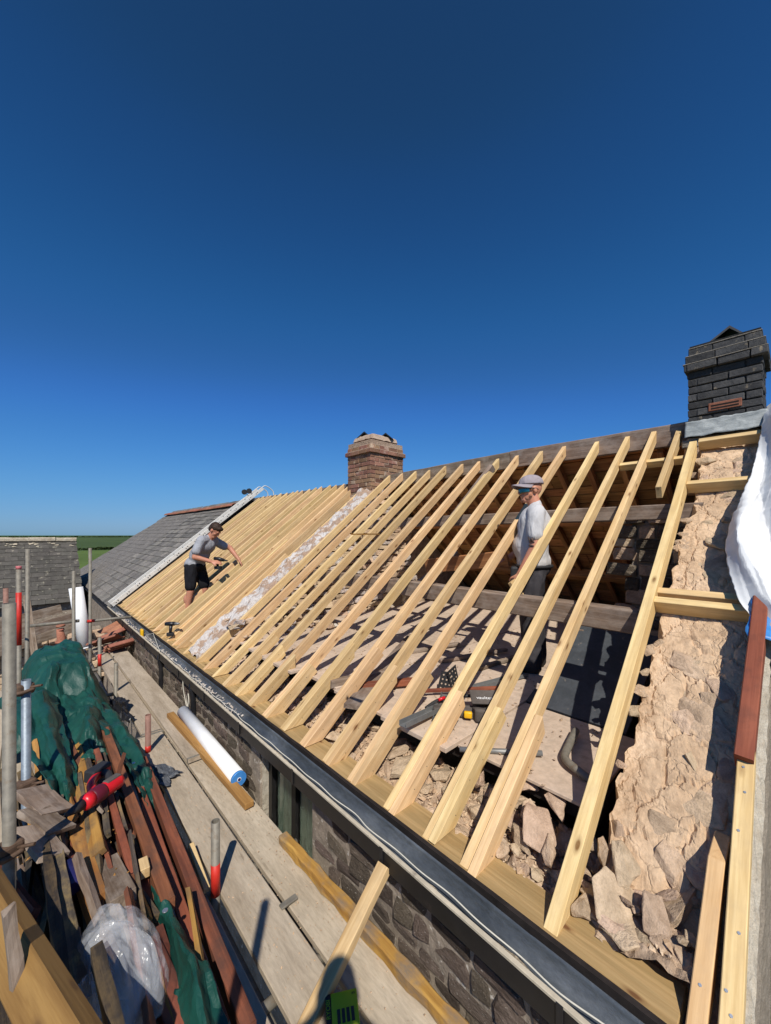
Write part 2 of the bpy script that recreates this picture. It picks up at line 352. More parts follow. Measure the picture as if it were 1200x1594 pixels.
M['galv'] = plain('galvanised_tube', (0.20,0.18,0.145), 0.6, 0.4, metal=0.2, var=0.25, scale=20, bumps=0.2, dirt=(0.16,0.12,0.08), dirt_lo=0.56)
M['bluetube'] = plain('blue_grey_tube', (0.20,0.235,0.27), 0.5, 0.45, metal=0.3, var=0.2, scale=18, bumps=0.2, dirt=(0.26,0.22,0.17), dirt_lo=0.63)
M['rustytube'] = plain('rusty_tube', (0.24,0.13,0.10), 0.7, 0.3, metal=0.1, var=0.3, scale=18, bumps=0.3)
M['redpaint'] = plain('red_band_paint', (0.50,0.025,0.015), 0.5, 0.4, var=0.15, dirt=(0.30,0.10,0.08), dirt_lo=0.66)
M['pinkpaint'] = plain('faded_pink_paint', (0.45,0.13,0.14), 0.6, 0.3, var=0.2)
M['rust'] = plain('rusty_coupler', (0.12,0.075,0.05), 0.75, 0.3, metal=0.3, var=0.4, scale=25, bumps=0.4)
M['whiteroll'] = plain('white_membrane', (0.80,0.80,0.80), 0.5, 0.35, var=0.04, bumps=0.08)
M['blue'] = plain('blue_film', (0.05,0.22,0.55), 0.4, 0.4, var=0.15)
M['bluedark'] = plain('navy_plastic', (0.02,0.02,0.10), 0.4, 0.4)
M['cable'] = plain('white_cable', (0.62,0.58,0.48), 0.5, 0.3)
M['yellow'] = plain('yellow_plastic', (0.75,0.42,0.01), 0.4, 0.4)
M['redtool'] = plain('red_tool_case', (0.58,0.012,0.02), 0.35, 0.5, var=0.08)
M['redtool_d'] = plain('dark_red_sleeve', (0.10,0.008,0.02), 0.45, 0.4, var=0.1)
M['rubber'] = plain('dark_rubber', (0.025,0.025,0.027), 0.6, 0.35)
M['leather'] = plain('grey_pouch', (0.10,0.085,0.075), 0.8, 0.25, var=0.25, bumps=0.4)
M['steel'] = plain('bright_steel', (0.55,0.56,0.57), 0.35, 0.5, metal=0.8, var=0.1)
M['lime_box'] = plain('lime_green_case', (0.36,0.43,0.01), 0.4, 0.45, var=0.05)
M['alu'] = plain('dusty_ladder_board', (0.60,0.58,0.54), 0.6, 0.35, var=0.12, dirt=(0.42,0.36,0.28), dirt_lo=0.64)
# ================================================================== setting: ground and fields
GZ = -4.45
def grass(name, c1, c2, sc):
    return rocky(name, [(0.3, c1), (0.7, c2)], scale=sc, bumps=0.3, bdist=0.05, tone=0, hue=0)
M['yard'] = rocky('bare_yard', [(0.3,(0.10,0.085,0.055)),(0.55,(0.17,0.14,0.095)),(0.75,(0.10,0.12,0.04))], scale=0.8, bumps=0.8, bdist=0.1, tone=0, hue=0)
M['fieldA'] = grass('meadow_light', (0.075,0.115,0.020), (0.105,0.155,0.030), 0.05)
M['fieldB'] = grass('meadow_dark', (0.045,0.072,0.016), (0.065,0.098,0.022), 0.02)
M['ground'] = grass('far_pasture', (0.040,0.075,0.018), (0.07,0.11,0.028), 0.01)
S = 7000
tag(obj('ground', mesh('ground', [(-S,-S,GZ-0.02),(S,-S,GZ-0.02),(S,S,GZ-0.02),(-S,S,GZ-0.02)], [(0,1,2,3)], M['ground'])), kind='structure')
tag(grid('yard', 24, 24, lambda a, b: (-14+a*30, -10+b*40, GZ+0.02+0.05*fbm(a*14, b*18)), M['yard'], parent=None), kind='structure')
tag(obj('near_field', mesh('near_field', [(-60,48,GZ),(60,44,GZ),(70,140,GZ),(-75,136,GZ)], [(0,1,2,3)], M['fieldA'])), kind='structure')
def far_field(x, y): return (x, y, GZ + 0.03 + 0.9*math.exp(-((y-600)/240.0)**2) * 1.6)
tag(grid('far_field', 10, 30, lambda a, b: (-260+a*560, 146+b*900, far_field(0, 146+b*900)[2] + 0.2*fbm(a*3, b*5)), M['fieldB'], flip=False), kind='structure')
M['hedge'] = rocky('hedge_leaf', [(0.3,(0.018,0.035,0.010)),(0.7,(0.045,0.075,0.018))], scale=6, bumps=0.6, tone=0.3, hue=0.02)
def hedge(name, a, b, h, n, label, leaf=0.5):
    a = Vector(a); b = Vector(b); rnd = random.Random(n); vs = []; fs = []
    t = (b-a).normalized(); side = Vector((-t.y, t.x, 0))
    for i in range(n):
        p = a.lerp(b, rnd.random()) + side*rnd.gauss(0, h*0.25); z = rnd.random()**0.7*h*(0.75+0.5*mnoise.noise(Vector((p.x*0.15, p.y*0.15, 3))))
        c = Vector((p.x, p.y, GZ+z)); d = Vector((rnd.gauss(0,1), rnd.gauss(0,1), rnd.gauss(0,1))).normalized(); e = d.orthogonal().normalized(); f = d.cross(e)
        s = leaf*rnd.uniform(0.6, 1.2); q = len(vs); vs += [c+e*s, c+f*s*0.7, c-e*s, c-f*s*0.7]; fs.append((q,q+1,q+2,q+3))
    tag(obj(name, mesh(name, vs, fs, M['hedge'])), label, 'hedge', None)
hedge('field_hedge', (-70,142,0), (75,145,0), 1.1, 5000, 'dark clipped hedge between the light and the dark green field', 0.35)
hedge('distant_hedge', (-330,900,0), (330,960,0), 2.6, 2600, 'dark distant hedge along the horizon behind the fields', 1.6)

# ================================================================== the stone house being re-roofed
PIT = math.radians(38.8); EV, EZ = 1.49, -1.55; CP, SP, TP = math.cos(PIT), math.sin(PIT), math.tan(PIT)
RV = 4.73; U_END = 10.35
def rp(v, u, off=0.0):
    """point on the roof's top plane at horizontal v, pushed off along its normal"""
    return Vector((v - SP*off, u, EZ + (v-EV)*TP + CP*off))
def rz(v): return EZ + (v-EV)*TP
M['render2'] = rocky('pale_render_edge', [(0.3,(0.40,0.34,0.26)),(0.7,(0.60,0.54,0.44))], scale=18, bumps=0.9, bdist=0.02, tone=0, hue=0)
house = thing('stone_house', (1.4, 0.15, GZ), 'old stone house with its roof stripped, open attic and bare wall heads', 'house')
# front wall: core with a window opening
bmw = bmesh.new()
for (u0, u1, z0, z1) in ((0.12, 2.21, GZ, -1.66), (3.0, U_END+0.2, GZ, -1.66), (2.21, 3.0, GZ, -2.95)):
    add_bm(bmw, boxv(1.400, 1.88, u0, u1, z0, z1), BOXF)
add_bm(bmw, boxv(1.400, 1.86, 2.21, 3.0, -1.74, -1.66), BOXF)
front = obj('front_wall', bm_mesh('front_wall', bmw, M['wallmortar']), house)
def wall_stone_mesh(name, mat, seed):
    rnd = random.Random(seed); j = lambda a: rnd.uniform(-a, a); bm = bmesh.new()
    c = [(-.5,-.5),(0,-.5),(.5,-.5),(.5,0),(.5,.5),(0,.5),(-.5,.5),(-.5,0)]; cut = [rnd.uniform(0.0,0.16) for _ in range(4)]
    ring = []
    for k, (y, z) in enumerate(c):
        if k % 2 == 0: f = 1 - cut[k//2]; ring.append((y*f+j(.03), z*f+j(.05)))
        else: ring.append((y*(1+j(.04)) + (j(.15) if y == 0 else 0), z*(1+j(.05)) + (j(.15) if z == 0 else 0)))
    n = 8; tilt = (j(0.3), j(0.3))
    A = [bm.verts.new((0.5, y, z)) for y, z in ring]; B = [bm.verts.new((-0.25+y*tilt[0]+z*tilt[1], y, z)) for y, z in ring]
    C = [bm.verts.new((-0.45+y*tilt[0]+z*tilt[1]+j(.06), y*0.90, z*0.86)) for y, z in ring]
    for k in range(n):
        k2 = (k+1) % n
        bm.faces.new((A[k], A[k2], B[k2], B[k])); bm.faces.new((B[k], B[k2], C[k2], C[k]))
    m = bm.verts.new((-0.5+j(.08), j(.15), j(.15)))
    for k in range(n): bm.faces.new((C[k], C[(k+1)%n], m))
    bmesh.ops.recalc_face_normals(bm, faces=bm.faces[:])
    return bm_mesh(name, bm, mat)
WS = [wall_stone_mesh('wall_stone', M['stone'], i) for i in range(14)]
rnd = random.Random(3)
def lay_wall(parent, meshes, u0, u1, z0, z1, facex, wr=(0.09,0.27), hr=(0.055,0.125), skip=None, axis='u', thick=0.045, gap=0.012):
    z = z1; n = 0
    while z > z0:
        h = rnd.uniform(*hr); u = u0 + rnd.uniform(-0.1, 0)
        while u < u1:
            w = rnd.uniform(*wr)
            cu, cz = u + w/2, z - h/2 + rnd.uniform(-0.012, 0.012)
            if not (skip and skip(cu, cz, w, h)):
                sc = (thick*rnd.uniform(0.7, 1.3), w-gap, h*rnd.uniform(0.9, 1.12)-gap)
                if axis == 'u': m = place((facex, cu, cz), (rnd.uniform(-0.06, 0.06), 0, 0), sc)
                else: m = place((cu, facex, cz), (0, rnd.uniform(-0.06, 0.06), math.pi/2), sc)
                obj('stone', rnd.choice(meshes), parent, m); n += 1
            u += w
        z -= h
    return n
lay_wall(front, WS, 0.2, 5.6, -2.32, -1.69, 1.413, skip=lambda u, z, w, h: u+w/2 > 2.19 and u-w/2 < 3.02)
lay_wall(front, WS, 5.6, U_END, -2.32, -1.69, 1.413, wr=(0.14,0.36), hr=(0.08,0.16))
# window in the opening: dark frame, green curtain, glass
win = obj('window', bm_mesh('window', (lambda b: (add_bm(b, boxv(1.47,1.53,2.21,2.28,-2.95,-1.74), BOXF), add_bm(b, boxv(1.47,1.53,2.93,3.0,-2.95,-1.74), BOXF), add_bm(b, boxv(1.47,1.53,2.28,2.93,-1.82,-1.74), BOXF), add_bm(b, boxv(1.48,1.53,2.57,2.63,-2.95,-1.82), BOXF), add_bm(b, boxv(1.475,1.53,2.28,2.93,-2.95,-2.88), BOXF), b)[-1])(bmesh.new()), M['black']), house)
m, nt, b = base_mat('window_glass', 0.05, 0.5); b.inputs['Transmission Weight'].default_value = 1.0; b.inputs['Base Color'].default_value = (0.8,0.85,0.85,1); M['glass'] = m
for (a, c) in ((2.28, 2.57), (2.63, 2.93)): box('pane', 1.505, 1.511, a, c, -2.88, -1.82, M['glass'], win)
M['curtain'] = plain('sage_curtain', (0.34,0.40,0.30), 0.85, 0.2, var=0.12)
grid('curtain', 60, 3, lambda a, b: (1.545+0.02*math.sin(a*52)+0.006*math.sin(a*23+b*2), 2.24+a*0.72, -2.9+b*1.12), M['curtain'], parent=win)
box('lining', 1.60, 1.61, 2.22, 2.99, -2.94, -1.75, M['felt'], win)
box('reveal', 1.42, 1.47, 2.985, 3.0, -2.9, -1.745, M['render2'], win, 0)
box('lintel', 1.395, 1.47, 2.05, 3.15, -1.77, -1.66, M['black'], house, 0.004)
# back wall, rear roof slope seen from below
box('back_wall', 7.65, 8.1, 0.12, U_END+0.2, GZ, -1.62, M['wallmortar'], house)
BV = 2*4.79 - EV
def bp(t, u, off=0.0):      # t metres down the rear slope from the ridge
    return Vector((4.79 + t*CP - SP*off, u, 1.045 - t*SP - CP*off))
back = grid('rear_roof', 1, 1, lambda a, b: bp(a*4.3, 0.14+b*(U_END+0.1)), M['felt'], smooth=False, parent=house, thick=0.03, flip=False)
t = 0.02; k = 0
while t < 4.2:
    w = rnd.uniform(0.15, 0.23); us = [0.3, rnd.uniform(1.6, 2.4), rnd.uniform(3.4, 4.2), 5.2]
    for a, c in zip(us, us[1:]):
        p = bp(t+w/2, a+0.004, 0.04+rnd.uniform(0,0.008)); q = bp(t+w/2, c-0.004, 0.04+rnd.uniform(0,0.008))
        timber('roof_board', p, q, w-rnd.uniform(0.006,0.022), 0.02, M['olddark'], back, up=(-SP,0,-CP), bev=0)
    t += w
for u in [0.62+0.36*i for i in range(13)]:
    timber('old_rafter', bp(0.14, u+rnd.uniform(-0.03,0.03), 0.13), bp(4.2, u+rnd.uniform(-0.03,0.03), 0.13), 0.06, 0.085, M['olddark'], back, up=(-SP,0,-CP), bev=0.003)
# ridge board, weathered, in three lengths that do not quite line up
for (a, c, z0, z1, v) in ((0.70, 2.62, 1.115, 1.125, 4.77), (2.63, 5.12, 1.12, 1.075, 4.765), (5.86, 8.2, 1.03, 1.03, 4.76), (8.21, 10.9, 1.03, 1.06, 4.76)):
    timber('ridge_board', (v, a, z0), (v, c, z1), 0.05, 0.22, M['oldgrey'], house, bev=0.005, sub=10, rough=0.006)
# purlins carried between the gable and the cross wall
timber('purlin', (3.03, 0.72, rz(2.95)-0.13), (3.03, 5.3, rz(2.95)-0.10), 0.13, 0.16, M['oldgrey'], house, sub=10, bev=0.008, rough=0.008)
timber('purlin', (3.98, 0.50, rz(3.92)-0.14), (3.98, 5.3, rz(3.92)-0.17), 0.10, 0.13, M['oldgrey'], house, sub=10, bev=0.008, rough=0.008)
timber('purlin', bp(1.15, 0.5, 0.22), bp(1.15, 5.2, 0.22), 0.11, 0.14, M['olddark'], house, up=(-SP,0,-CP), sub=6, bev=0.006)
timber('purlin', bp(2.5, 0.5, 0.22), bp(2.5, 5.2, 0.22), 0.11, 0.14, M['olddark'], house, up=(-SP,0,-CP), sub=6, bev=0.006)

# ------------------------------------------------------------------ gable wall: raking head of earth mortar and embedded stones
def gable_h(v, u, amp=1.0):
    base = rz(v) - 0.16
    if v < 1.98: base = min(base, -1.32 + (v-1.98)*0.9)
    st = 0.028*fbm(v*2.0, u*2.0, 1.7) + 0.010*fbm(v*7, u*7, 5.1) + 0.008*fbm(v*24, u*24, 9.3)
    c = mnoise.voronoi(Vector((v*6+0.4*fbm(v*5,u*5), u*6, 0.3)))[0]; st += -0.022*max(0, 0.07-(c[1]-c[0]))/0.07
    return base + st*amp
gcore = []
def gedge(v): return 0.575 + 0.045*fbm(v*2.7, 0.0, 3.3) + 0.03*fbm(v*11, 0, 8)
def gable_fn(a, b):
    v = 1.62 + a*(4.95-1.62); e1 = gedge(v); e0 = 0.16 + 0.02*fbm(v*5, 4)
    if b < 0.10: u = e0; z = gable_h(v, e0) - (0.10-b)/0.10*0.5
    elif b > 0.88: u = e1 + 0.02*fbm(v*14, b*40, 2); z = gable_h(v, e1) - 0.02 - (b-0.88)/0.12*0.75
    else: u = e0 + (b-0.10)/0.78*(e1-e0); z = gable_h(v, u)
    return (v, u, z)
gable = grid('gable_wall', 260, 56, gable_fn, M['mortar'], smooth=False, parent=house)
GR = [hull_rock('gable_stone', M['rubble'], 15, 0.4, 100+i, 0.02) for i in range(10)]
bm_ = bmesh.new()
gv = [(1.5,GZ),(8.1,GZ),(8.1,-1.7),(4.79,0.85),(1.9,-1.55),(1.5,-1.75)]
add_bm(bm_, [(v,0.20,z) for v,z in gv]+[(v,0.50,z) for v,z in gv], [(0,1,2,3,4,5),(11,10,9,8,7,6)]+[(i,(i+6),(i+1)%6+6,(i+1)%6) for i in range(6)])
obj('gable_core', bm_mesh('gable_core', bm_, M['wallmortar']), house)
# outside render of the gable with a lime strip along its upper edge
grid('gable_render', 90, 8, lambda a, b: (1.42+a*3.4, 0.085+0.012*fbm(a*30, b*6)+0.05*(b>0.9), (rz(1.42+a*3.4)-0.13)*b + (1-b)*(rz(1.42+a*3.4)-1.6) + 0.015*fbm(a*40, b*5, 3)), M['render'], smooth=False, parent=house)
grid('lime_fillet', 120, 4, lambda a, b: (1.50+a*2.2, 0.088+0.035*b+0.006*fbm(a*60,b*3), rz(1.50+a*2.2)-0.085-0.05*(1-b)+0.012*fbm(a*50,b*4,2)), M['render2'], smooth=False, parent=house)
for i in range(85):
    v = rnd.uniform(1.75, 4.6); side = rnd.random()
    u = rnd.uniform(0.20, 0.42) if side < 0.62 else (gedge(v)-rnd.uniform(-0.02, 0.05) if side < 0.85 else rnd.uniform(0.3, 0.5))
    s = rnd.uniform(0.07, 0.19) if side < 0.62 else rnd.uniform(0.04, 0.085)
    obj('stone', rnd.choice(GR), gable, place((v, u, gable_h(v, u)-0.10*s), (rnd.uniform(-0.2,0.2), -PIT+rnd.uniform(-0.25,0.25), 0)) @ place((0,0,0), (0,0,rnd.uniform(0,6.28)), (s*1.4, s*1.1, s*0.8)))
# big slabs picked out one by one near the eaves corner and by the upper noggins
for (v, u, z, sx, sy, sz, rx, ry, rz_) in [
    (2.96,0.33,-0.62,0.16,0.14,0.14,0.1,-0.5,0.3),(3.13,0.42,-0.46,0.20,0.14,0.12,0,-0.6,0.2),(2.76,0.30,-0.77,0.16,0.13,0.10,0.1,-0.6,0.1),
    (2.44,0.27,-1.03,0.22,0.13,0.10,0.2,-0.7,0.5),(2.30,0.28,-1.12,0.24,0.15,0.09,0.15,-0.8,0.9),(2.12,0.27,-1.27,0.28,0.2,0.09,0.1,-0.9,0.2),
(3.55,0.30,-0.14,0.22,0.15,0.12,0.2,-0.5,0.2),(3.70,0.44,-0.01,0.22,0.13,0.13,0,-0.6,0.4),(4.20,0.4,0.42,0.25,0.2,0.12,0,-0.7,0.1),(4.45,0.56,0.66,0.2,0.16,0.16,0,-0.2,0.4),(4.5,0.64,0.55,0.18,0.2,0.14,0,-0.2,0.9),(4.4,0.62,0.40,0.2,0.2,0.15,0,0,0.2)]:
    obj('stone', rnd.choice(GR), gable, place((v, u, z), (rx, ry, rz_), (sx*1.15, sy*1.15, sz*1.5)))
# ------------------------------------------------------------------ wall head: loose rubble on top of the front wall
def head_h(v, u):
    k = 1.0 if u < 1.3 else 0.6
    return -1.60 + 0.05*k*fbm(v*5, u*5, 4) + 0.03*fbm(v*17, u*17, 6) + max(0, (v-1.7))*0.3 - max(0, v-2.0)*0.9 + (max(0, 0.7-u)*0.25)
box('wall_core', 1.48, 1.86, 0.2, U_END, -1.66, -1.612, M['wallmortar'], house)
headm = grid('wall_head', 34, 300, lambda a, b: (1.60+a*0.55, 0.2+b*4.9, head_h(1.60+a*0.55, 0.2+b*4.9)), M['debris'], smooth=False, parent=house)
RK = [hull_rock('loose_stone', M['rubble'], 12+i%5, 0.5, 200+i, 0.025) for i in range(14)]
def head_stone(v, u, z, sx, sy, sz, rot):
    obj('stone', rnd.choice(RK), headm, place((v, u, z), rot, (sx, sy, sz*1.6)))
# individually placed slabs near the camera
for (v, u, z, sx, sy, sz, rot) in [
    (1.85,0.86,-1.44,0.28,0.20,0.10,(0.3,-0.5,0.4)),(1.98,0.83,-1.38,0.16,0.13,0.09,(0.1,-0.3,1.2)),(1.78,0.93,-1.50,0.17,0.08,0.10,(0.2,-0.4,0.9)),
    (1.78,0.79,-1.47,0.17,0.07,0.09,(0.5,-0.6,0.7)),(1.92,0.95,-1.44,0.13,0.10,0.09,(0.2,-0.3,0.2)),(1.70,0.98,-1.53,0.12,0.09,0.08,(0.1,-0.2,0.5)),
    (1.72,0.50,-1.46,0.22,0.20,0.09,(0.25,-0.55,0.4)),(1.84,0.49,-1.40,0.22,0.14,0.10,(0.25,-0.7,0.6)),(1.87,0.58,-1.40,0.09,0.07,0.20,(0.1,0.1,0.3)),(1.97,0.555,-1.36,0.08,0.07,0.22,(0.1,0.1,0.5)),
    (1.67,0.60,-1.52,0.12,0.1,0.1,(0.4,-0.2,0.2)),(1.74,0.36,-1.44,0.18,0.12,0.10,(0.4,-0.8,0.2)),(1.70,0.26,-1.50,0.14,0.1,0.09,(0.2,-0.4,0.8)),(1.95,0.36,-1.36,0.18,0.14,0.10,(0.2,-0.8,0.1)),
    (2.05,1.02,-1.36,0.22,0.16,0.08,(0.15,-0.1,0.3)),(2.13,0.92,-1.36,0.2,0.16,0.08,(0.1,-0.15,0.9)),(1.88,1.12,-1.46,0.18,0.12,0.09,(0.2,-0.2,0.5)),(1.74,1.10,-1.53,0.12,0.12,0.09,(0.2,-0.4,0.1)),
    (1.76,0.68,-1.52,0.10,0.12,0.08,(0.1,-0.3,0.8)),(1.83,0.70,-1.48,0.10,0.10,0.08,(0.3,-0.3,0.3)),(1.93,1.25,-1.42,0.10,0.07,0.14,(0.2,-0.5,0.2)),(1.95,1.33,-1.44,0.09,0.06,0.16,(0.1,-0.7,0.3))]:
    head_stone(v, u, z, sx, sy, sz, rot)
for i in range(60):
    u = rnd.uniform(0.25, 1.25); v = rnd.uniform(1.66, 2.0); s = rnd.uniform(0.025, 0.075)
    head_stone(v, u, head_h(v, u)+s*0.2+0.03*(u < 0.65), s*rnd.uniform(0.9,1.5), s, s*0.6, (rnd.uniform(-0.5,0.5), rnd.uniform(-0.5,0.5), rnd.uniform(0,6.28)))
for i in range(150):
    u = 0.3 + 4.7*rnd.random()**1.2; v = rnd.uniform(1.66, 2.02); s = rnd.uniform(0.045, 0.17)*(1.1 if u < 2.6 else 0.8)
    head_stone(v, u, head_h(v, u)+s*0.12, s*rnd.uniform(0.9,1.6), s, s*0.6, (rnd.uniform(-0.4,0.4), rnd.uniform(-0.5,0.4), rnd.uniform(0,6.28)))
def chips(name, n, fn, mat, parent, size=(0.01,0.035), seed=1):
    r2 = random.Random(seed); vs = []; fs = []
    for i in range(n):
        c = Vector(fn(r2)); e = Euler((r2.uniform(-0.7,0.7), r2.uniform(-0.7,0.7), r2.uniform(0,6.28))); s = r2.uniform(*size)
        q = len(vs)
        for d in ((1,0.3,0),(-0.2,0.6,0.1),(-1,-0.1,0),(0.1,-0.5,-0.1),(0,0,0.45)):
            w = Vector(d)*s; w.rotate(e); vs.append(c+w)
        fs += [(q,q+1,q+4),(q+1,q+2,q+4),(q+2,q+3,q+4),(q+3,q,q+4),(q,q+3,q+2,q+1)]
    o = obj(name, mesh(name, vs, fs, mat), parent); tag(o, kind='stuff'); return o
def headpt(r2):
    v = r2.uniform(1.64, 2.02); u = r2.uniform(0.3, 5.0); return (v, u, head_h(v, u)+0.008)
chips('stone_chips', 2600, headpt, M['rubble'], headm, (0.006,0.022), 5)
M['chipwood'] = wood('wood_chips', (0.55,0.40,0.25), (0.35,0.24,0.14), knots=False)
chips('wood_splinters', 700, headpt, M['chipwood'], headm, (0.012,0.04), 6)

# ------------------------------------------------------------------ cross wall under the middle chimney
PU0, PU1 = 5.10, 5.44
def cross_top(v, u): return rz(v) - 0.05 + 0.03*fbm(v*4, u*4, 2) + 0.02*fbm(v*15, u*15, 4)
bm_ = bmesh.new(); pv = [(1.6,-2.6),(8.0,-2.6),(8.0,-1.7),(4.79,0.95),(1.6,rz(1.6)-0.12)]
add_bm(bm_, [(v,PU0+0.03,z) for v,z in pv]+[(v,PU1,z) for v,z in pv], [(0,1,2,3,4),(9,8,7,6,5)]+[(i,(i+5),(i+1)%5+5,(i+1)%5) for i in range(5)])
cross = obj('cross_wall', bm_mesh('cross_wall', bm_, M['debris']), house)
grid('lime_torching', 150, 22, lambda a, b: (1.56+a*2.96, PU0-0.02+0.05*fbm(a*14,0.2)+b*(PU1-PU0+0.10), cross_top(1.56+a*2.96, b*0.5)+0.02+(0.06*fbm(a*16, b*3, 7)) - (0.22*max(0,0.12-b)/0.12) - 0.25*max(0,b-0.9)/0.1), M['plaster'], smooth=False, parent=cross)
WS2 = [wall_stone_mesh('cross_stone', M['rubble' if i % 3 else 'rubble_w'], 40+i) for i in range(12)]
lay_wall(cross, WS2, 1.75, 5.4, -1.35, 1.0, PU0+0.015, wr=(0.11,0.26), hr=(0.07,0.13), axis='v', thick=0.12, gap=0.01,
         skip=lambda v, z, w, h: z + h/2 > (rz(v-w/2) if v < 4.79 else rz(2*4.79-v-w/2)) - 0.12)
RW = [hull_rock('pale_stone', M['rubble_w' if i % 2 else 'rubble'], 12, 0.55, 300+i, 0.02) for i in range(8)]
for i in range(70):
    v = rnd.uniform(1.9, 3.3); u = PU0 - abs(rnd.gauss(0, 0.35)) - 0.05; s = rnd.uniform(0.07, 0.17)
    obj('stone', rnd.choice(RW), cross, place((v, u, -1.28 + max(0, 0.35-(PU0-u))*0.6 + s*0.15), (rnd.uniform(-0.4,0.4), rnd.uniform(-0.4,0.4), rnd.uniform(0,6.28)), (s*1.3, s, s)))

# ------------------------------------------------------------------ attic floor of dusty sheets, dark sheets at the near end
floor = tag(box('floor', 2.02, 7.6, 0.66, PU0, -1.42, -1.345, M['felt']), kind='structure')
us = [1.46, 2.06, 2.68, 3.30, 3.92, 4.5, 5.05]
for a, c in zip(us, us[1:]):
    v = 1.90 + rnd.uniform(-0.05, 0.08)
    while v < 7.0:
        l = rnd.uniform(1.1, 1.9)
        o = box('floor_sheet', v, v+l-0.006, a+0.004, c-0.004, -1.335+rnd.uniform(-0.003,0.003), -1.31+rnd.uniform(-0.004,0.004), M['floor'], floor, 0.002, local=True)
        v += l
for (v0, v1, a, c, z) in ((1.98, 2.86, 0.68, 1.45, -1.312), (3.6, 4.55, 0.72, 1.45, -1.322), (4.62, 5.4, 0.8, 1.45, -1.30), (5.41, 6.8, 0.8, 1.45, -1.318)):
    box('floor_sheet', v0, v1, a, c, z-0.02, z, M['floor' if v0 < 2 else 'darkfloor'], floor, 0.003, local=True)
def tilted(name, v0, z0, v1, z1, a, c, mat, t=0.02):
    p = Vector((v0,a,z0)); L = math.hypot(v1-v0, z1-z0); bm = bm_from(boxv(0,L,0,c-a,-t,0), BOXF); bevel_bm(bm, 0.002)
    return obj(name, bm_mesh(name, bm, M[mat]), floor, frame(p, (v1-v0,0,z1-z0), (-(z1-z0),0,v1-v0)))
tilted('dark_sheet', 2.87, -1.30, 3.02, -1.245, 0.76, 1.45, 'darkfloor'); tilted('dark_sheet', 3.03, -1.255, 3.62, -1.0, 0.77, 1.43, 'darkfloor'); tilted('dark_sheet', 3.63, -1.01, 3.95, -0.865, 0.76, 1.44, 'darkfloor')
timber('top_rail', (3.97, 0.72, -0.835), (3.97, 1.44, -0.835), 0.03, 0.04, M['oldgrey'], floor)
for u_ in (0.80, 1.40): timber('bearer', (3.9, u_, -1.33), (3.9, u_, -0.90), 0.05, 0.05, M['oldgrey'], floor, up=(1,0,0))
# masonry pier inside the gable, seen between the last rafters
pier = obj('chimney_breast', mesh('chimney_breast', boxv(4.62,5.3,0.5,1.17,-1.4,0.28), BOXF, M['wallmortar']), house)
lay_wall(pier, [wall_stone_mesh('breast_stone', M['rubble' if i % 2 else 'stone'], 90+i) for i in range(6)], 0.60, 1.15, -1.25, 0.24, 4.615, wr=(0.14,0.3), hr=(0.09,0.16), thick=0.07)
# ================================================================== new rafters and the rest of the pale timber
frame_t = thing('roof_frame', (EV, 0.15, EZ), 'new pale softwood roof frame of rafters, noggins and wall plate on the stone house', 'roof frame')
LEN = (RV-EV)/CP
def rafter(u, w=0.045, d=0.098, v1=RV, name='rafter', off=0.0, du=0.0, mat='new', v0=EV):
    return timber(name, rp(v0, u, off), rp(v1, u+du, off), w, d, M[mat], frame_t, up=(-SP,0,CP), cut0=-CP/SP, cut1=TP, bev=0.0025, sub=6, warp=0.004)
SPL = []
mains = [1.060, 1.295, 1.586, 1.935, 2.206, 2.508, 2.822, 3.131, 3.440, 3.742, 4.050, 4.345, 4.680, 4.985]
tops  = [1.000, 1.240, 1.556, 1.915, 2.188, 2.500, 2.790, 3.095, 3.390, 3.712, 4.010, 4.330, 4.640, 4.960]
for i, (u, tu) in enumerate(zip(mains, tops)):
    rafter(u, du=tu-u+rnd.uniform(-0.006,0.006), off=rnd.uniform(-0.004,0.004), v1=RV+rnd.uniform(-0.02,0.03))
    if i < 11:       # short length nailed to the rafter's foot
        l = rnd.uniform(0.78, 0.98) if i < 7 else rnd.uniform(0.55, 0.75)
        q = rp(EV-rnd.uniform(0.0,0.03), u-0.0475, 0.012+rnd.uniform(-0.01,0.006))
        timber('splice', q, q+Vector((CP*l, (tu-u)*l/LEN, SP*l)), 0.045, 0.105, M['new'], frame_t, up=(-SP,0,CP), cut0=-CP/SP, cut1=rnd.choice((0, 0.4, TP)), bev=0.0025)
        SPL.append((q, l, tu-u))
rafter(0.655, w=0.055, d=0.11, v1=4.49, du=-0.01)               # trimmer beside the gable
u = 5.50
while u < U_END-0.06:
    rafter(u+rnd.uniform(-0.03,0.03), off=rnd.uniform(-0.014,0.010), v1=RV+rnd.uniform(-0.012,0.012), du=rnd.uniform(-0.05,0.05), w=0.047, d=0.12)
    if rnd.random() < 0.55:
        q = rp(EV+rnd.uniform(0,0.2), u+0.05+rnd.uniform(-0.01,0.02), rnd.uniform(-0.02,0.02)); l = rnd.uniform(1.2, 3.6)
        timber('splice', q, q+Vector((CP*l, rnd.uniform(-0.03,0.03), SP*l)), 0.045, 0.10, M['new'], frame_t, up=(-SP,0,CP), bev=0.0025)
    u += 0.262
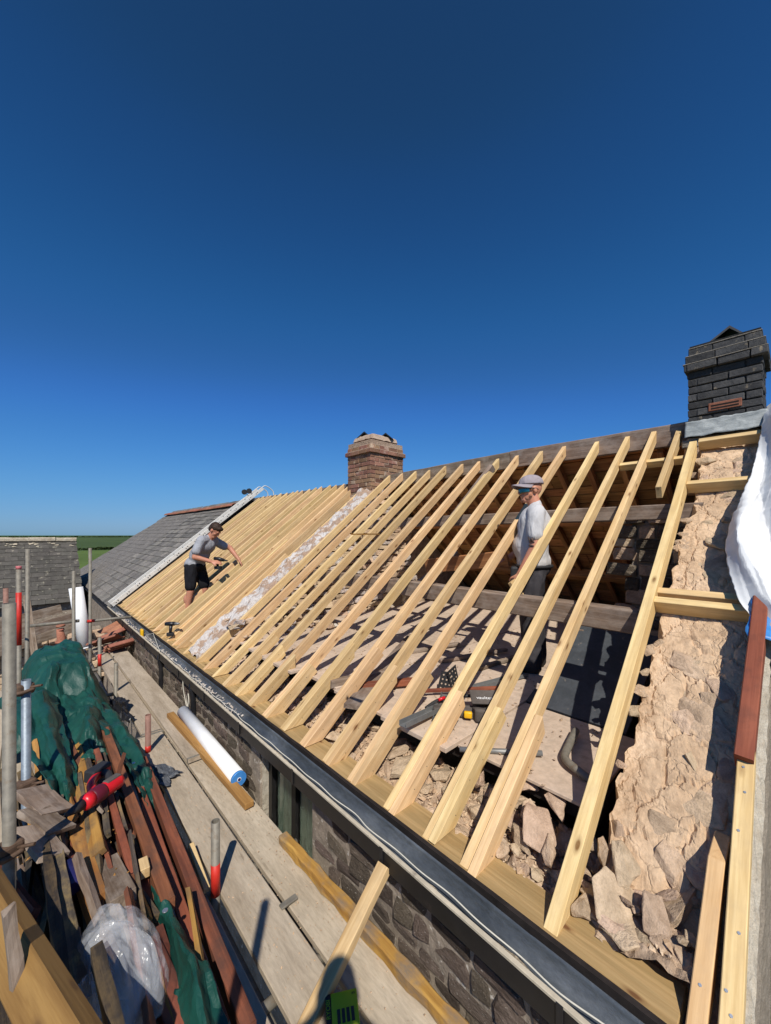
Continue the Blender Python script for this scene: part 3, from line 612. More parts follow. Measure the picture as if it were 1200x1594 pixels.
# jack rafter and noggins by the gable
timber('jack_rafter', rp(3.93, 0.80, 0.0), rp(4.71, 0.79, 0.0), 0.045, 0.098, M['new'], frame_t, up=(-SP,0,CP), cut0=0.3, cut1=TP, bev=0.0025)
def nog(v, u0, u1, off=0.0, w=0.09, d=0.045, mat='new', name='noggin', dv=0.0):
    timber(name, rp(v, u0, off), rp(v+dv, u1, off), w, d, M[mat], frame_t, up=(-SP,0,CP), bev=0.0025)
nog(2.93, 0.10, 0.628, -0.02, w=0.05, d=0.10); nog(3.01, 0.20, 0.628, -0.04, w=0.05, d=0.09)
nog(3.98, 0.20, 0.618, -0.02, w=0.05, d=0.095)
nog(4.50, 0.20, 0.61, -0.0, w=0.06, d=0.09)
nog(4.36, 0.70, 1.22, -0.05, w=0.05, d=0.07)
# wall plate in two lengths, barge rafters on the gable
timber('wall_plate', (1.565, 0.255, EZ), (1.565, 3.2, EZ), 0.185, 0.06, M['plate'], frame_t, bev=0.003)
timber('wall_plate', (1.565, 3.203, EZ), (1.565, U_END, EZ), 0.185, 0.06, M['plate'], frame_t, bev=0.003)
timber('barge_rafter', rp(1.50, 0.135, 0.01), rp(2.27, 0.145, 0.01), 0.055, 0.10, M['new'], frame_t, up=(-SP,0,CP), cut0=-CP/SP, bev=0.003)
timber('barge_rafter', rp(1.49, 0.213, -0.005), rp(1.90, 0.205, -0.005), 0.05, 0.10, M['new'], frame_t, up=(-SP,0,CP), cut0=-CP/SP, cut1=-1.4, bev=0.003)
tag(timber('barge_board', rp(2.22, 0.150, 0.045), rp(2.96, 0.130, 0.045), 0.062, 0.10, M['redbarge'], frame_t, up=(-SP,0,CP), bev=0.004, sub=6, rough=0.003), 'old red-brown barge board over the gable')
# nail heads in the barge timbers and feet
nm = mesh('nail', *(lambda r: ([(r*math.cos(a*math.pi/3), r*math.sin(a*math.pi/3), 0) for a in range(6)]+[(r*math.cos(a*math.pi/3), r*math.sin(a*math.pi/3), 0.002) for a in range(6)], [tuple(range(6,12))]+[(a,(a+1)%6,(a+1)%6+6,a+6) for a in range(6)]))(0.005), M['steel'])
for v, uu, o in [(1.58,0.135,0.01),(1.62,0.15,0.01),(1.75,0.13,0.01),(2.0,0.15,0.01),(2.12,0.14,0.01),(2.2,0.15,0.01),(1.60,0.213,-0.005)]:
    obj('nail', nm, frame_t, Matrix.Translation(rp(v, uu, o+0.0005)) @ Euler((0,-PIT,0)).to_matrix().to_4x4())

M['nailhead'] = plain('dark_nail_head', (0.10,0.08,0.06), 0.5, 0.4, metal=0.3)
nm2 = nm.copy(); nm2.materials.clear(); nm2.materials.append(M['nailhead'])
for q, l, du in SPL:
    for k in range(4):      # nails driven sideways through the foot piece, seen on its near face
        t = 0.16+(l-0.26)*k/3+rnd.uniform(-0.03,0.03); z = -0.03-rnd.random()*0.045
        p = q + Vector((CP*t-SP*z, du*t/LEN-0.0228, SP*t+CP*z)); obj('nail', nm2, frame_t, Matrix.Translation(p) @ Euler((math.pi/2,0,0)).to_matrix().to_4x4() @ Matrix.Scale(0.6, 4))
# ================================================================== gutter: black board front, lined trough, silt, cable
gut = thing('eaves_gutter', (1.38, 0.3, -1.7), 'black boxed gutter with dull metal lining running along the eaves', 'gutter')
prof = [(1.330,-1.606),(1.338,-1.598),(1.346,-1.604),(1.352,-1.622),(1.366,-1.634),(1.395,-1.638),(1.425,-1.630),(1.444,-1.600),(1.450,-1.570)]
def trough(a, b):
    i = min(int(b*(len(prof)-1)), len(prof)-2); f = b*(len(prof)-1)-i; u = 0.02+a*(U_END+0.2)
    x = prof[i][0]*(1-f)+prof[i+1][0]*f; z = prof[i][1]*(1-f)+prof[i+1][1]*f
    k = math.sin(b*math.pi); return (x+0.006*k*fbm(u*2.5,b*2), u, z+0.008*k*fbm(u*3.1,b*2,3))
grid('lining', 220, 16, trough, M['zinc'], parent=gut, thick=0.004, flip=True)
box('front_board', 1.332, 1.358, 0.02, U_END+0.2, -1.705, -1.609, M['black'], gut, 0.003)
M['lip'] = plain('cream_gutter_lip', (0.50,0.43,0.32), 0.7, 0.3, var=0.2, dirt=(0.20,0.16,0.12), dirt_lo=0.62)
timber('front_lip', (1.338, 0.02, -1.5945), (1.338, U_END+0.2, -1.5945), 0.020, 0.0135, M['lip'], gut, bev=0.002)
box('soffit', 1.36, 1.43, 0.02, U_END+0.2, -1.69, -1.652, M['black'], gut)
timber('back_strip', (1.462, 0.02, -1.538), (1.462, U_END+0.1, -1.538), 0.022, 0.10, M['felt'], gut, sub=60, rough=0.004, bev=0)
def silt(a, b):
    u = 0.3 + a*(U_END-0.5); k = 0.6+0.8*fbm(u*3.3, 1.3); w = max(0.0, 0.006+0.030*k)
    e = 0.5 - abs(b-0.5); 
    return (1.348+b*w+0.004*fbm(u*30,b*3), u, -1.630+0.018*min(1, e*4)*max(0.1,k)+0.008*fbm(u*25,b*6,2) - (0.03 if b in (0,1) else 0))
tag(grid('silt', 500, 6, silt, M['sand'], smooth=False, parent=gut), kind='stuff')
chips('leaf_litter', 500, lambda r: (r.uniform(1.36,1.43), r.uniform(3.4, 9.8), -1.625+r.uniform(0,0.012)), M['rubble_w'], gut, (0.005,0.022), 11)
for u in [0.55+0.9*i for i in range(11)]:
    box('bracket', 1.325, 1.3315, u-0.012, u+0.012, -1.70, -1.598, M['blackpl'], gut, 0.001)
for u in (4.62, 6.02):
    tube('downpipe', [(1.36,u,-1.66),(1.36,u,-1.75),(1.375,u,-1.85),(1.375,u,-2.6),(1.375,u,GZ)], 0.034, M['blackpl'], gut, 12)
pts = [(1.352,0.2,-1.588)]
for i in range(1, 40): pts.append((1.357+0.016*mnoise.noise(Vector((i*0.6,0,0)))+0.01*(i%2), 0.2+i*0.17+0.03*mnoise.noise(Vector((0,i*0.7,0))), -1.588+0.008*mnoise.noise(Vector((i*0.9,3,0)))))
pts += [(1.36,6.9,-1.56),(1.42,6.7,-1.50),(1.36,6.4,-1.45),(1.33,5.9,-1.58)]
tag(tube('white_cable', catmull(pts, 5), 0.003, M['cable'], None, 6), 'thin white cable lying along the gutter edge', 'cable')
tag(tube('hanging_cable', catmull([(1.35,4.9,-1.6),(1.33,4.85,-1.75),(1.34,4.75,-1.95),(1.32,4.6,-1.88),(1.33,4.66,-1.78),(1.335,4.72,-1.9),(1.32,4.45,-2.03),(1.25,4.3,-2.03)], 6), 0.004, M['cable'], None, 6), 'looped white cable hanging from the gutter against the stone wall', 'cable')
tag(tube('dark_wires', catmull([(1.40,0.62,-1.78),(1.395,0.6,-1.9),(1.398,0.64,-2.05),(1.39,0.6,-2.3)], 6), 0.005, M['blackpl'], None, 6), 'black wire running down the dark stone wall below the gutter', 'wire')
tag(tube('dark_wire', catmull([(1.40,0.52,-1.78),(1.39,0.54,-1.92),(1.398,0.50,-2.1),(1.39,0.53,-2.3)], 6), 0.005, M['blackpl'], None, 6), 'second black wire hanging on the dark wall nearest the camera', 'wire')
# yellow tape case hung on the gutter
hd = thing('yellow_tape_measure', (1.37, 7.15, -1.56), 'small yellow tape measure hooked on the gutter edge', 'tape measure')
bm_ = bm_from(boxv(1.335,1.375,7.09,7.20,-1.63,-1.50), BOXF); bevel_bm(bm_, 0.018, 3); obj('case', bm_mesh('case', bm_, M['yellow'], True), hd)
box('clip', 1.376, 1.384, 7.12, 7.16, -1.6, -1.54, M['blackpl'], hd)

# ================================================================== chimneys
def brick_mesh(name, mat, l, d, h, seed):
    r2 = random.Random(seed); bm = bm_from([(x+r2.uniform(-.003,.003), y+r2.uniform(-.003,.003), z+r2.uniform(-.002,.002)) for x,y,z in boxv(-l/2,l/2,-d/2,d/2,-h/2,h/2)], BOXF)
    bevel_bm(bm, 0.005); return bm_mesh(name, bm, mat)
def stack(root, x0, x1, y0, y1, z0, n, bh, joint, meshes, mats, l=0.215, d=0.1025, proud=0.003, mi=0):
    """courses of bricks round a rectangular flue, core 8 mm behind the brick faces"""
    full, half = meshes; h = bh - joint
    for c in range(n):
        z = z0 + (c+0.5)*bh
        for face in range(4):
            W = (y1-y0) if face in (0,2) else (x1-x0)
            p = (0 if (c+face) % 2 else -l/2-joint/2) + (d if (face % 2) else 0)*0
            lo, hi = 0.0, W
            while p < hi-0.01:
                a = max(p, lo); e = min(p+l, hi); L = e-a
                if L > 0.03:
                    m = rnd.choice(full); mid = (a+e)/2; j = rnd.uniform(-0.007, 0.005)
                    if face == 0: M4 = place((x0+d/2+j, y0+mid, z), (0,0,math.pi/2), (L/l,1,1))
                    elif face == 2: M4 = place((x1-d/2-j, y0+mid, z), (0,0,math.pi/2), (L/l,1,1))
                    elif face == 1: M4 = place((x0+mid, y0+d/2+j+0.001, z), (0,0,0), (L/l*0.985,1,1))
                    else: M4 = place((x0+mid, y1-d/2-j-0.001, z), (0,0,0), (L/l*0.985,1,1))
                    obj('brick', m, root, M4)
                p += l + joint
ch1 = thing('brown_brick_chimney', (4.87, 5.47, 0.4), 'brown brick chimney with corbelled mortar-capped top in the middle of the ridge', 'chimney')
B1 = ([brick_mesh('brick', M['brick'], 0.215, 0.1025, 0.065, i) for i in range(5)], None)
X0,X1,Y0,Y1 = 4.46, 5.28, 5.145, 5.81
box('core', X0+0.009, X1-0.009, Y0+0.009, Y1-0.009, 0.30, 1.71, M['brickm'], ch1)
stack(ch1, X0, X1, Y0, Y1, 0.72, 10, 0.075, 0.010, B1, None)
box('base_mortar', X0-0.02, X1+0.02, Y0-0.02, Y1+0.02, 0.4, 0.75, M['debris'], ch1)
zc = 0.72+10*0.075
for k, (o, nn) in enumerate(((0.035,1),(0.0,1),(-0.045,1),(-0.09,1))):
    stack(ch1, X0-o, X1+o, Y0-o, Y1+o, zc+k*0.082, nn, 0.075, 0.010, B1, None)
    box('mortar_bed', X0-o+0.004, X1+o-0.004, Y0-o+0.004, Y1+o-0.004, zc+k*0.082+0.069, zc+k*0.082+0.082, M['brickcap'], ch1, 0.004)
def cap(a, b):
    x = X0+0.06+a*(X1-X0-0.12); y = Y0+0.06+b*(Y1-Y0-0.12); e = min(a,1-a,b,1-b)
    return (x, y, zc+4*0.082+min(0.05, e*0.5)+0.012*fbm(a*6,b*6,2)-(0.05 if e < 0.01 else 0))
grid('flaunching', 20, 18, cap, M['brickcap'], smooth=False, parent=ch1)
def ridge_cowl(name, c, w, h, L, ang, mat, parent):
    vs = []
    for s in (-1, 1):
        vs += [(s*L/2,-w/2,0),(s*L/2,0,h),(s*L/2,w/2,0),(s*L/2,w/2-0.02,0),(s*L/2,0,h-0.025),(s*L/2,-w/2+0.02,0)]
    fs = [(i,(i+1)%6,(i+1)%6+6,i+6) for i in range(6)]+[(0,5,4,1),(1,4,3,2),(6,7,10,11),(7,8,9,10)]
    bm = bm_from(vs, fs); return obj(name, bm_mesh(name, bm, mat), parent, place(c, (0.05,0.03,ang)))
ridge_cowl('flue_cowl', (4.75, 5.60, zc+0.34), 0.30, 0.13, 0.3, 0.5, M['blackpl'], ch1)
ridge_cowl('flue_cowl', (5.05, 5.35, zc+0.34), 0.28, 0.11, 0.3, 0.6, M['blackpl'], ch1)

ch2 = thing('black_brick_chimney', (4.85, 0.45, 0.9), 'black painted brick chimney with lead flashing and orange air brick above the gable', 'chimney')
B2 = ([brick_mesh('brick', M['bbrick'], 0.215, 0.1025, 0.062, 20+i) for i in range(5)], None)
X0,X1,Y0,Y1 = 4.63, 5.14, 0.195, 0.705
box('core', X0+0.01, X1-0.01, Y0+0.01, Y1-0.01, 0.7, 1.80, M['bmortar'], ch2)
stack(ch2, X0, X1, Y0, Y1, 1.05, 7, 0.072, 0.010, B2, None)
zc = 1.05+7*0.072
M['greymortar'] = rocky('pale_grey_mortar', [(0.3,(0.17,0.155,0.13)),(0.7,(0.30,0.27,0.23))], scale=12, bumps=0.7, tone=0, hue=0)
for k, o in enumerate((0.034, 0.018, -0.004)):
    stack(ch2, X0-o, X1+o, Y0-o, Y1+o, zc+k*0.076, 1, 0.066, 0.008, B2, None)
    box('mortar_bed', X0-o-0.003, X1+o+0.003, Y0-o-0.003, Y1+o+0.003, zc+k*0.076+0.066, zc+k*0.076+0.0755, M['greymortar'], ch2, 0.003)
ridge_cowl('flue_cowl', (4.86, 0.47, zc+0.222), 0.32, 0.14, 0.34, 0.3, M['blackpl'], ch2)
ab = box('air_brick', X0-0.014, X0+0.05, 0.325, 0.555, 1.145, 1.218, M['terra'], ch2, 0.004)
for k in range(2): box('slot', X0-0.0155, X0-0.012, 0.345, 0.535, 1.158+k*0.026, 1.172+k*0.026, M['felt'], ab)
def flash(a, b):
    y = Y0-0.03+a*(Y1-Y0+0.05); return (X0-0.012-0.05*(1-b)**1.5+0.008*fbm(a*7,b*3), y, 0.925+b*0.155+0.014*fbm(a*6,0)*(1-b)+0.01*fbm(a*9,5)*b)
grid('lead_flashing', 40, 10, flash, M['lead'], parent=ch2, thick=0.004, flip=True)
def flash2(a, b):
    return (X0-0.01+a*0.5, Y0-0.014-0.03*(1-b), 0.925+b*0.155+0.01*fbm(a*6,b*2,3))
grid('lead_flashing', 16, 6, flash2, M['lead'], parent=ch2, thick=0.004)
box('stone_base', X0-0.02, X1, Y0+0.0, Y1+0.03, 0.62, 0.925, M['rubble'], ch2, 0.03)
for (yy, w) in ((0.62, 0.13), (0.48, 0.06)): box('footing_brick', X0-0.035, X0+0.05, yy, yy+w, 0.83, 0.90, M['greymortar'], ch2, 0.008)
def PZ(x, y, z):
    """the point at height z seen at photo pixel (x, y): only a ruler for reading positions off the photograph"""
    f = Vector((math.sin(YAW), math.cos(YAW), 0)); r = Vector((math.cos(YAW), -math.sin(YAW), 0))
    d = f + r*((x-600)/598) - Vector((0,0,1))*((y-833)/598); return d*(z/d.z)
# ================================================================== the neighbouring slated house (same eaves line, further on)
nb = thing('slate_roofed_house', (1.4, 15.7, GZ), 'neighbouring stone house with grey slate roof and red ridge tiles behind the bent worker', 'house')
NV1 = 4.52; N0 = U_END+0.22; N1 = 20.9
box('wall', 1.45, 7.6, N0+0.02, N1-0.1, GZ, -1.66, M['wallmortar'], nb)
nroof = obj('roof', mesh('roof', [rp(1.40,N0,-0.035), rp(1.40,N1,-0.035), rp(NV1,18.9,-0.035), rp(NV1,N0,-0.035), (2*NV1-1.4,N0,-1.62), (2*NV1-1.4,N1,-1.62)], [(0,3,2,1),(3,4,5,2),(1,2,5)], M['slate']), nb)
SW, SE = 0.30, 0.21
def slate_me(seed, mat, w=SW-0.006, l=0.36):
    r2 = random.Random(seed); j = lambda: r2.uniform(-0.006, 0.006)
    return bm_mesh('slate', bm_from([(0,-w/2+j(),0),(l,-w/2,-0.004),(l,w/2,-0.004),(0+j(),w/2+j(),0),(0,-w/2,0.013),(l,-w/2,0.003),(l,w/2,0.003),(0+j(),w/2,0.013)], BOXF), mat)
SM = [slate_me(i, M['slate']) for i in range(5)]
rot_roof = Matrix(((CP,0,-SP,0),(0,1,0,0),(SP,0,CP,0),(0,0,0,1)))
rows = int((NV1-1.36)/CP/SE)+1; far = []; near = []
for rr in range(rows):
    v = 1.385 + rr*SE*CP
    cc = 0
    while True:
        u = N0 + SW/2 + cc*SW - (SW/2 if rr % 2 else 0) + 0.0; cc += 1
        if u > N1 - (v-1.4)/(NV1-1.4)*2.0 - 0.15: break
        if u < N0+0.1: continue
        (near if u < N0+4.3 else far).append((v, u))
for v, u in near[:300]:
    obj('slate', rnd.choice(SM), nroof, Matrix.Translation(rp(v, u, -0.022)) @ rot_roof @ Euler((rnd.uniform(-0.02,0.02), 0.045+rnd.uniform(-0.02,0.02), rnd.uniform(-0.03,0.03))).to_matrix().to_4x4())
bm_ = bmesh.new()
for v, u in far+near[300:]:
    m4 = Matrix.Translation(rp(v, u, -0.022)) @ rot_roof @ Euler((rnd.uniform(-0.02,0.02), 0.035+rnd.uniform(-0.02,0.02), rnd.uniform(-0.02,0.02))).to_matrix().to_4x4()
    add_bm(bm_, [m4 @ Vector(p) for p in boxv(0,0.34,-SW/2+0.003,SW/2-0.003,0,0.009)], BOXF)
tag(obj('far_slates', bm_mesh('far_slates', bm_, M['slate']), nroof), kind='stuff')
def halfround(r, L, mat, t=0.015, n=8, name='ridge_tile'):
    vs = []; fs = []
    for s in (0, 1):
        for k in range(n+1):
            a = math.pi*(0.08+0.84*k/n); vs.append((s*L, r*math.cos(a), r*math.sin(a)))
        for k in range(n+1):
            a = math.pi*(0.08+0.84*k/n); vs.append((s*L, (r-t)*math.cos(a), (r-t)*math.sin(a)))
    m = n+1
    for k in range(n):
        fs += [(k,k+1,2*m+k+1,2*m+k),(m+k+1,m+k,3*m+k,3*m+k+1),(k+1,k,m+k,m+k+1),(2*m+k,2*m+k+1,3*m+k+1,3*m+k)]
    fs += [(0,2*m,3*m,m),(n,m+n,3*m+n,2*m+n)]
    return bm_mesh(name, bm_from(vs, fs), mat)
RT = halfround(0.12, 0.45, M['terra'])
for i in range(17):
    u = N0+0.75+i*0.445
    if u < 18.7: obj('ridge_tile', RT, nb, place((NV1, u, rz(NV1)-0.06+rnd.uniform(-0.008,0.008)), (rnd.uniform(-0.03,0.03), 0, math.pi/2+rnd.uniform(-0.02,0.02))))
timber('verge_board', rp(1.40, N0-0.03, -0.0), rp(4.68, N0-0.03, -0.0), 0.03, 0.16, M['felt'], nb, up=(-SP,0,CP), bev=0)
grid('eaves_gutter', 60, 8, lambda a, b: (1.385-0.05*math.cos(b*math.pi), N0+0.02+a*(N1-N0), -1.66-0.05*math.sin(b*math.pi)), M['black'], parent=nb, thick=0.004)
# ================================================================== roof ladder hooked over the ridge
ld = thing('roof_ladder', rp(1.47, 10.38, 0.03), 'pale aluminium roof ladder with ridge hook and wheels lying beside the slates', 'ladder')
def stile(du):
    return timber('stile', rp(1.43, 10.30+du, 0.115), rp(5.02, 10.47+du, 0.115), 0.032, 0.09, M['alu'], ld, up=(-SP,0,CP), bev=0.004)
stile(0); stile(0.36)
rv = tube_mesh('rivet', [(0,0,0),(0,-0.004,0)], 0.012, M['rubber'], 8)
for i in range(17):
    t = (0.12+i*0.265)/4.6; v = 1.43+t*3.59; u = 10.30+t*0.17
    tube('rung', [rp(v,u-0.012,0.07), rp(v,u+0.372,0.07)], 0.015, M['alu'], ld, 8)
    for d in (-0.022, 0.022): obj('rivet', rv, ld, Matrix.Translation(rp(v+d, u-0.0165, 0.07+d*0.3)))
for d in (0.0, 0.36):
    tube('ridge_hook', catmull([rp(4.95,10.47+d,0.08), rp(5.10,10.47+d,0.09), (5.28,10.48+d,1.30), (5.33,10.48+d,1.12), (5.45,10.48+d,0.85)], 5), 0.014, M['alu'], ld, 8)
tube('hook_bar', [(5.33,10.46,1.12),(5.33,10.86,1.12)], 0.012, M['alu'], ld, 8)
for d in (0.02, 0.34):
    w = tube('wheel', [rp(4.72,10.45+d-0.02,0.24), rp(4.72,10.45+d+0.02,0.24)], 0.075, M['rubber'], ld, 16)
    tube('axle_arm', [rp(4.75,10.46+d,0.1), rp(4.72,10.46+d,0.24)], 0.012, M['alu'], ld, 6)
# ================================================================== barn with an old slate roof, far left
barn = thing('old_barn', (-2.5, 17, GZ), 'low barn with mossy old slate roof and pale mortar ridge at the left', 'barn')
BR, BE = (17.0, -0.20), (14.6, -1.96)
box('wall', -6.8, 1.18, 14.75, 19.3, GZ, -2.0, M['wallmortar'], barn)
L_ = math.hypot(BR[0]-BE[0], BR[1]-BE[1]); bu, bz = (BR[0]-BE[0])/L_, (BR[1]-BE[1])/L_
def brp(v, t, off=0): return Vector((v, BE[0]+t*bu-off*bz, BE[1]+t*bz+off*bu))
broof = obj('roof', mesh('roof', [brp(-6.9,0), brp(1.26,0), brp(1.26,L_), brp(-6.9,L_), (-6.9,19.4,-1.96), (1.26,19.4,-1.96), (1.15,14.8,-2.0),(1.15,19.2,-2.0),(1.15,17.0,-0.3)], [(0,1,2,3),(3,2,5,4),(6,7,8)], M['slate_old']), barn)
bm_ = bmesh.new(); cnt = 0
SB = [slate_me(50+i, M['slate_old'], 0.285, 0.30) for i in range(4)]
for rr in range(15):
    t = -0.03 + rr*0.20; v = 1.28 - (0.145 if rr % 2 else 0)
    while v > -6.9:
        rot = Matrix(((0,1,0,0),(bu,0,-bz,0),(bz,0,bu,0),(0,0,0,1)))
        m4 = Matrix.Translation(brp(v-0.145, t, 0.012)) @ rot @ Euler((rnd.uniform(-.03,.03), 0.03+rnd.uniform(-.03,.03), rnd.uniform(-.04,.04))).to_matrix().to_4x4()
        if v > -3.2 and cnt < 235: obj('slate', rnd.choice(SB), broof, m4); cnt += 1
        else: add_bm(bm_, [m4 @ Vector(p) for p in boxv(0,0.28,-0.142,0.142,0,0.01)], BOXF)
        v -= 0.29
tag(obj('far_slates', bm_mesh('far_slates', bm_, M['slate_old']), broof), kind='stuff')
v = -6.8
while v < 1.2:
    l = rnd.uniform(0.5, 0.7); timber('ridge_mortar', (v, 17.0, -0.08+rnd.uniform(-.01,.01)), (min(v+l,1.27), 17.0, -0.08+rnd.uniform(-.01,.01)), 0.22, 0.14, M['lime'], barn, bev=0.03, sub=4, rough=0.012); v += l+0.01
LM = [hull_rock('lichen_patch', M['lime'], 12, 0.3, 400+i, 0) for i in range(4)]
for i in range(46):
    v = rnd.uniform(-3.2, 1.2); t = L_-0.06-abs(rnd.gauss(0, 0.22)); s = rnd.uniform(0.04, 0.11)
    obj('lichen', rnd.choice(LM), broof, Matrix.Translation(brp(v, t, 0.035)) @ Euler((math.radians(36),0,0)).to_matrix().to_4x4() @ Matrix.Diagonal((s*1.3,s,s*0.4,1)))
# boundary wall with stones in front of the barn and a heap of old boards against it
bw = thing('rubble_yard_wall', (0, 12.2, GZ), 'low rubble stone wall behind the scaffold under the old boards', 'wall')
box('core', -3.5, 1.40, 12.0, 12.4, GZ, -2.35, M['wallmortar'], bw)
WS3 = [wall_stone_mesh('yard_stone', M['rubble'], 70+i) for i in range(6)]
lay_wall(bw, WS3, -2.6, 1.3, -3.6, -2.36, 11.99, wr=(0.2,0.5), hr=(0.12,0.24), axis='v', thick=0.08)
for i in range(26):
    s = rnd.uniform(0.1, 0.26); obj('coping_stone', rnd.choice(RK), bw, place((rnd.uniform(-2.5,1.3), rnd.uniform(12.0,12.35), -2.33+rnd.uniform(0,0.06)), (rnd.uniform(-.4,.4), rnd.uniform(-.4,.4), rnd.uniform(0,6.28)), (s*1.3,s,s)))
def thing_timber(name, label, cat, group, *a, **k):
    return tag(timber(name, *a, **k), label, cat, group)
hb = [((-1.2,11.6,-2.30),(0.92,11.5,-1.78),0.24,0.03),((-0.9,11.2,-2.42),(0.86,11.4,-2.02),0.20,0.03),((-1.4,11.9,-2.05),(0.6,12.0,-1.66),0.2,0.03),((-1.6,11.5,-2.0),(0.1,11.7,-2.02),0.2,0.03),((-1.5,11.4,-2.2),(0.0,11.6,-2.25),0.2,0.03),((-1.5,11.3,-1.86),(-0.15,11.8,-1.82),0.2,0.03)]
for k, (a, c, w, d) in enumerate(hb):
    thing_timber('weathered_plank', ['long grey weathered plank sloping up across the board heap', 'grey weathered plank lowest on the heap before the barn', 'dark weathered plank topmost on the heap below the barn eaves', 'weathered plank at the left frame edge below the barn', 'lower weathered plank at the left frame edge below the barn', 'upper weathered plank at the left frame edge below the barn'][k], 'plank', 'old planks heaped before the barn', a, c, 0.03, w, M['oldgrey'], None, (0,0,1), sub=6, rough=0.01)
thing_timber('leaning_post', 'dark weathered post leaning by the blue grey tube', 'post', None, (0.13,8.0,-2.1), (0.0,8.6,-0.98), 0.09, 0.07, M['oldgrey'], None, (0,-1,0.2), sub=5, rough=0.01)
tt = thing('terracotta_finial', (0.55, 10.2, -2.3), 'slim reddish clay finial standing behind the green tarpaulin', 'finial')
tube('shaft', [(0.55,10.2,-2.45),(0.53,10.2,-2.1),(0.50,10.2,-1.9)], [0.10,0.075,0.05], M['terra'], tt, 12)
for z, r in ((-2.18,0.09),(-1.94,0.06),(-1.86,0.075)): tube('collar', [(0.52,10.2,z),(0.515,10.2,z+0.04)], r, M['terra'], tt, 12)

# ================================================================== scaffold
BZ = -2.05
lab_b = ['grey scaffold board beside the red-brown joists, narrowest strip left of the dark gap', 'broad grey scaffold board in the middle of the walkway', 'grey scaffold board along the stone wall below the window', 'far scaffold board in the middle of the walkway', 'far scaffold board against the wall, lapped over the nearer one']
for k, (v0, v1, u0, u1, z, d) in enumerate(((0.615, 0.755, -1.2, 3.35, BZ-0.006, 0.038), (0.815, 1.040, -1.2, 4.55, BZ, 0.038), (1.070, 1.30, -1.2, 4.05, BZ-0.012, 0.038), (0.87, 1.05, 4.56, 9.3, BZ, 0.038), (1.06, 1.30, 3.72, 9.3, BZ+0.04, 0.038))):
    o = thing_timber('scaffold_board', lab_b[k], 'scaffold board', 'scaffold boards of the walkway', ((v0+v1)/2, u0, z), ((v0+v1)/2+0.0, u1, z), v1-v0, d, M['board'], None, bev=0.005, sub=8, warp=0.0015)
thing_timber('scaffold_board', 'short far scaffold board under the lapped one beside the wall', 'scaffold board', 'scaffold boards of the walkway', (1.18, 4.06, BZ-0.003), (1.18, 9.3, BZ-0.003), 0.23, 0.036, M['board'], None)
GB_ = 'galvanised bands on board ends'
for k_, (v_, u_, w_, z_) in enumerate(((0.9345, 4.535, 0.236, BZ), (1.18, 3.735, 0.237, BZ+0.04), (0.96, 4.585, 0.178, BZ))):
    bb = [o_ for o_ in bpy.data.objects if o_.name.startswith('scaffold_board')][(1, 4, 3)[k_]]
    box('end_band', v_-w_/2-0.002, v_+w_/2+0.002, u_-0.014, u_+0.014, z_-0.039, z_+0.0015, M['galv'], bb)
chips('sawdust', 900, lambda r: (r.uniform(0.83,1.29), r.uniform(0.9,5.0), BZ+0.002), M['chipwood'], None, (0.002,0.007), 51)['label'] = 'sawdust and small shavings scattered on the scaffold boards'
def pole(name, label, x, y, z0, z1, r=0.0242, mat='galv', bands=(), group='scaffold uprights', lean=(0,0)):
    t = thing(name, (x, y, z0), label, 'scaffold pole', group)
    tube('tube', [(x,y,z0),(x+lean[0],y+lean[1],z1)], r, M[mat], t, 14, hollow=0.85)
    for (a, c, m) in bands:
        f = lambda z: (x+lean[0]*(z-z0)/(z1-z0), y+lean[1]*(z-z0)/(z1-z0), z)
        tube('painted_band', [f(a), f(c)], r+0.0008, M[m], t, 14)
    return t
pole('scaffold_upright', 'stout grey-beige scaffold pole at the far left edge, nearest of the uprights', -0.054, 2.42, GZ, -0.307)
pole('scaffold_upright', 'blue grey scaffold pole in front of the green tarpaulin', 0.002, 3.28, GZ, -0.903, mat='bluetube')
pole('scaffold_upright', 'grey scaffold pole with a long bright red band behind the stout pole', -0.055, 5.75, GZ, -0.33, bands=((-1.19,-0.62,'redpaint'),(-0.37,-0.333,'pinkpaint')))
pole('scaffold_upright', 'tall thin grey scaffold pole against the barn roof', 0.0, 6.85, GZ, -0.18, lean=(0.02,0))
pole('scaffold_upright', 'rusty pink scaffold pole behind the red-banded one', -0.17, 6.3, GZ, -0.62, mat='rustytube')
pole('scaffold_upright', 'brownish scaffold pole to the left of the white upright roll', 0.55, 7.75, GZ, -0.56)
pole('scaffold_upright', 'grey scaffold pole rising behind the white upright roll', 0.80, 8.2, GZ, -0.22)
pole('scaffold_upright', 'scaffold pole just left of the view whose thin shadow crosses the boards', -0.225, 0.37, GZ, 0.26)
sp = [(0.79,2.262,-1.63,[( -2.05,-1.87,'redpaint')],'galv','short grey scaffold stub with red foot in the middle of the walkway'),
      (0.845,4.19,-1.70,[(-2.05,-1.99,'redpaint')],'rustytube','short rusty pink scaffold stub beside the black plastic scrap'),
      (0.866,6.10,-1.68,[],'galv','plain grey scaffold stub right of the tarpaulin'),
      (0.845,7.45,-1.60,[(-2.05,-1.86,'redpaint')],'galv','farthest scaffold stub with red foot near the clay tiles')]
for x, y, z1, bands, mt, lb in sp: pole('scaffold_stub', lb, x, y, GZ, z1, mat=mt, bands=bands, group='short scaffold stubs along the walkway')
def rail(name, label, a, b, mat='galv', bands=(), r=0.0242):
    t = thing(name, a, label, 'scaffold tube'); a = Vector(a); b = Vector(b)
    tube('tube', [a, b], r, M[mat], t, 12, hollow=0.85)
    for f0, f1, m in bands: tube('painted_band', [a.lerp(b,f0), a.lerp(b,f1)], r+0.0008, M[m], t, 12)
